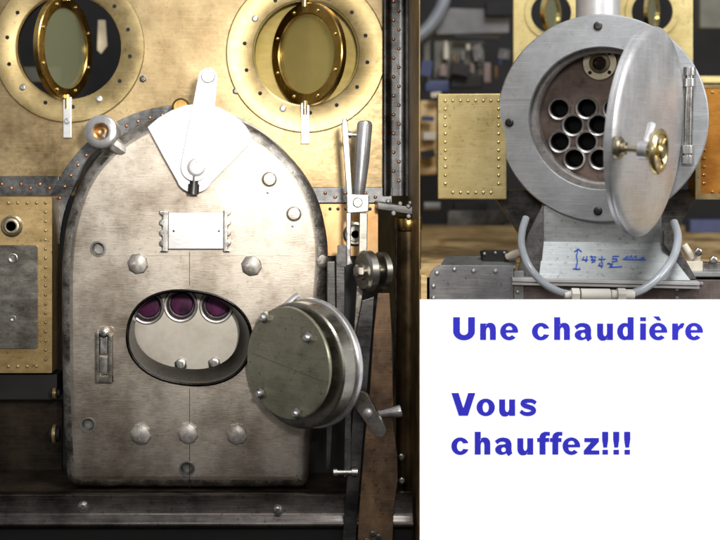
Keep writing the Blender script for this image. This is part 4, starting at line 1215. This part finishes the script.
bm = nb(); plate(bm, rect(448, 211, 506, 226, 3), 0, 24)
item('grey_tray', 'dark grey tray on the bench below the yellow tank', 'tray', bm, plane(4.2), 'cradle', 2)
bm = nb(); plate(bm, rect(455, 203, 488, 211, 2), 4, 20)
item('oil_can', 'low black tin in the dark grey tray', 'tin', bm, plane(4.2), 'black', 2)
bm = nb(); box(bm, 690, 760, 220, 233, 0, 20)
item('blue_box', 'blue grey box behind the orange tank', 'box', bm, plane(4.4), 'bluem', 1)
bm = nb(); box(bm, 700, 790, -20, 28, 0, 20)
item('wall_cabinet', 'grey cabinet high behind the orange tank', 'cabinet', bm, plane(5.0), 'olive', 1)
bm = nb(); box(bm, 690, 760, 76, 83, 0, 20)
item('brass_bar', 'yellow bar lying level behind the orange tank', 'bar', bm, plane(3.4), 'ybrass', 1)
# seen through the first round window
bm = nb(); plate(bm, [(98, 20), (105, 20), (107, 46), (101, 54), (97, 50)], 0, 4)
item('pale_strip', 'pale vertical strip seen through the round window', 'strip', bm, plane(3.0), 'strip', 0.5)
bm = nb(); box(bm, -10, 60, 67, 82, 0, 10)
item('green_shelf', 'dull olive shelf edge seen low through the round window', 'shelf', bm, plane(3.2), 'olive', 0.5)

# ================================================================== light, world, camera
w = bpy.data.worlds.new('World'); scn.world = w; w.use_nodes = True
nt = w.node_tree; bg = nt.nodes['Background']
tc = nt.nodes.new('ShaderNodeTexCoord')
sx = nt.nodes.new('ShaderNodeSeparateXYZ'); nt.links.new(tc.outputs['Generated'], sx.inputs[0])
wn = nt.nodes.new('ShaderNodeTexNoise'); wn.inputs['Scale'].default_value = 2.2; wn.inputs['Detail'].default_value = 3
nt.links.new(tc.outputs['Generated'], wn.inputs['Vector'])
ad = nt.nodes.new('ShaderNodeMath'); ad.operation = 'MULTIPLY_ADD'; ad.inputs[1].default_value = 0.45
nt.links.new(sx.outputs['Z'], ad.inputs[0]); nt.links.new(wn.outputs['Fac'], ad.inputs[2])
rp_ = nt.nodes.new('ShaderNodeValToRGB')
rp_.color_ramp.elements[0].position = 0.25; rp_.color_ramp.elements[0].color = (0.06, 0.053, 0.046, 1)
rp_.color_ramp.elements[1].position = 0.85; rp_.color_ramp.elements[1].color = (0.62, 0.62, 0.64, 1)
nt.links.new(ad.outputs[0], rp_.inputs['Fac']); nt.links.new(rp_.outputs['Color'], bg.inputs['Color'])
bg.inputs['Strength'].default_value = 0.7


def area(name, loc, target, size, power, col=(1, 1, 1), spread=180):
    L = bpy.data.lights.new(name, 'AREA'); L.shape = 'DISK'; L.size = size; L.energy = power; L.color = col
    L.spread = math.radians(spread)
    o = bpy.data.objects.new(name, L); COL.objects.link(o); o.location = loc
    o.rotation_euler = (Vector(target) - Vector(loc)).to_track_quat('-Z', 'Y').to_euler()
    return o


def spot(name, loc, target, radius, power, cone, col=(1, 1, 1)):
    L = bpy.data.lights.new(name, 'SPOT'); L.shadow_soft_size = radius; L.energy = power; L.color = col
    L.spot_size = math.radians(cone); L.spot_blend = 1.0
    o = bpy.data.objects.new(name, L); COL.objects.link(o); o.location = loc
    o.rotation_euler = (Vector(target) - Vector(loc)).to_track_quat('-Z', 'Y').to_euler()
    return o


spot('flash_lamp', (0.9, -12.5, 1.2), (-1.15, 0, -0.2), 0.35, 4000, 29, (1, 0.96, 0.90))
area('overhead_lamp', (3.2, -6.0, 7.5), (2.9, 0.6, 0), 4.0, 820, (0.97, 0.98, 1.0))
area('added_highlight_lamp', (-1.5, -16.5, 3.5), (-0.5, 0, -0.5), 2.6, 330, (1, 0.97, 0.93))  # unseen lamp added behind the camera to put bright highlights on the metal
area('added_door_fill', (9.5, -5.0, 2.5), (3.4, -0.5, 0.1), 3.0, 420, (1, 0.98, 0.96))  # unseen lamp added at the right for the smokebox door to reflect

cam = bpy.data.cameras.new('camera'); co = bpy.data.objects.new('camera', cam); COL.objects.link(co)
co.location = (0, -D, 0); co.rotation_euler = (PI / 2, 0, 0)
cam.sensor_width = 36; cam.lens = 36 * D / 7.2
cam.shift_x = (360 - CX) / 720; cam.shift_y = (CY - 270) / 720
cam.clip_start = 0.1; cam.clip_end = 200
cam.dof.use_dof = True; cam.dof.focus_distance = D + 0.1; cam.dof.aperture_fstop = 0.40
scn.camera = co
scn.view_settings.view_transform = 'Standard'; scn.view_settings.look = 'None'
scn.view_settings.exposure = 0; scn.view_settings.gamma = 1
scn.cycles.use_denoising = True
scn.cycles.max_bounces = 8
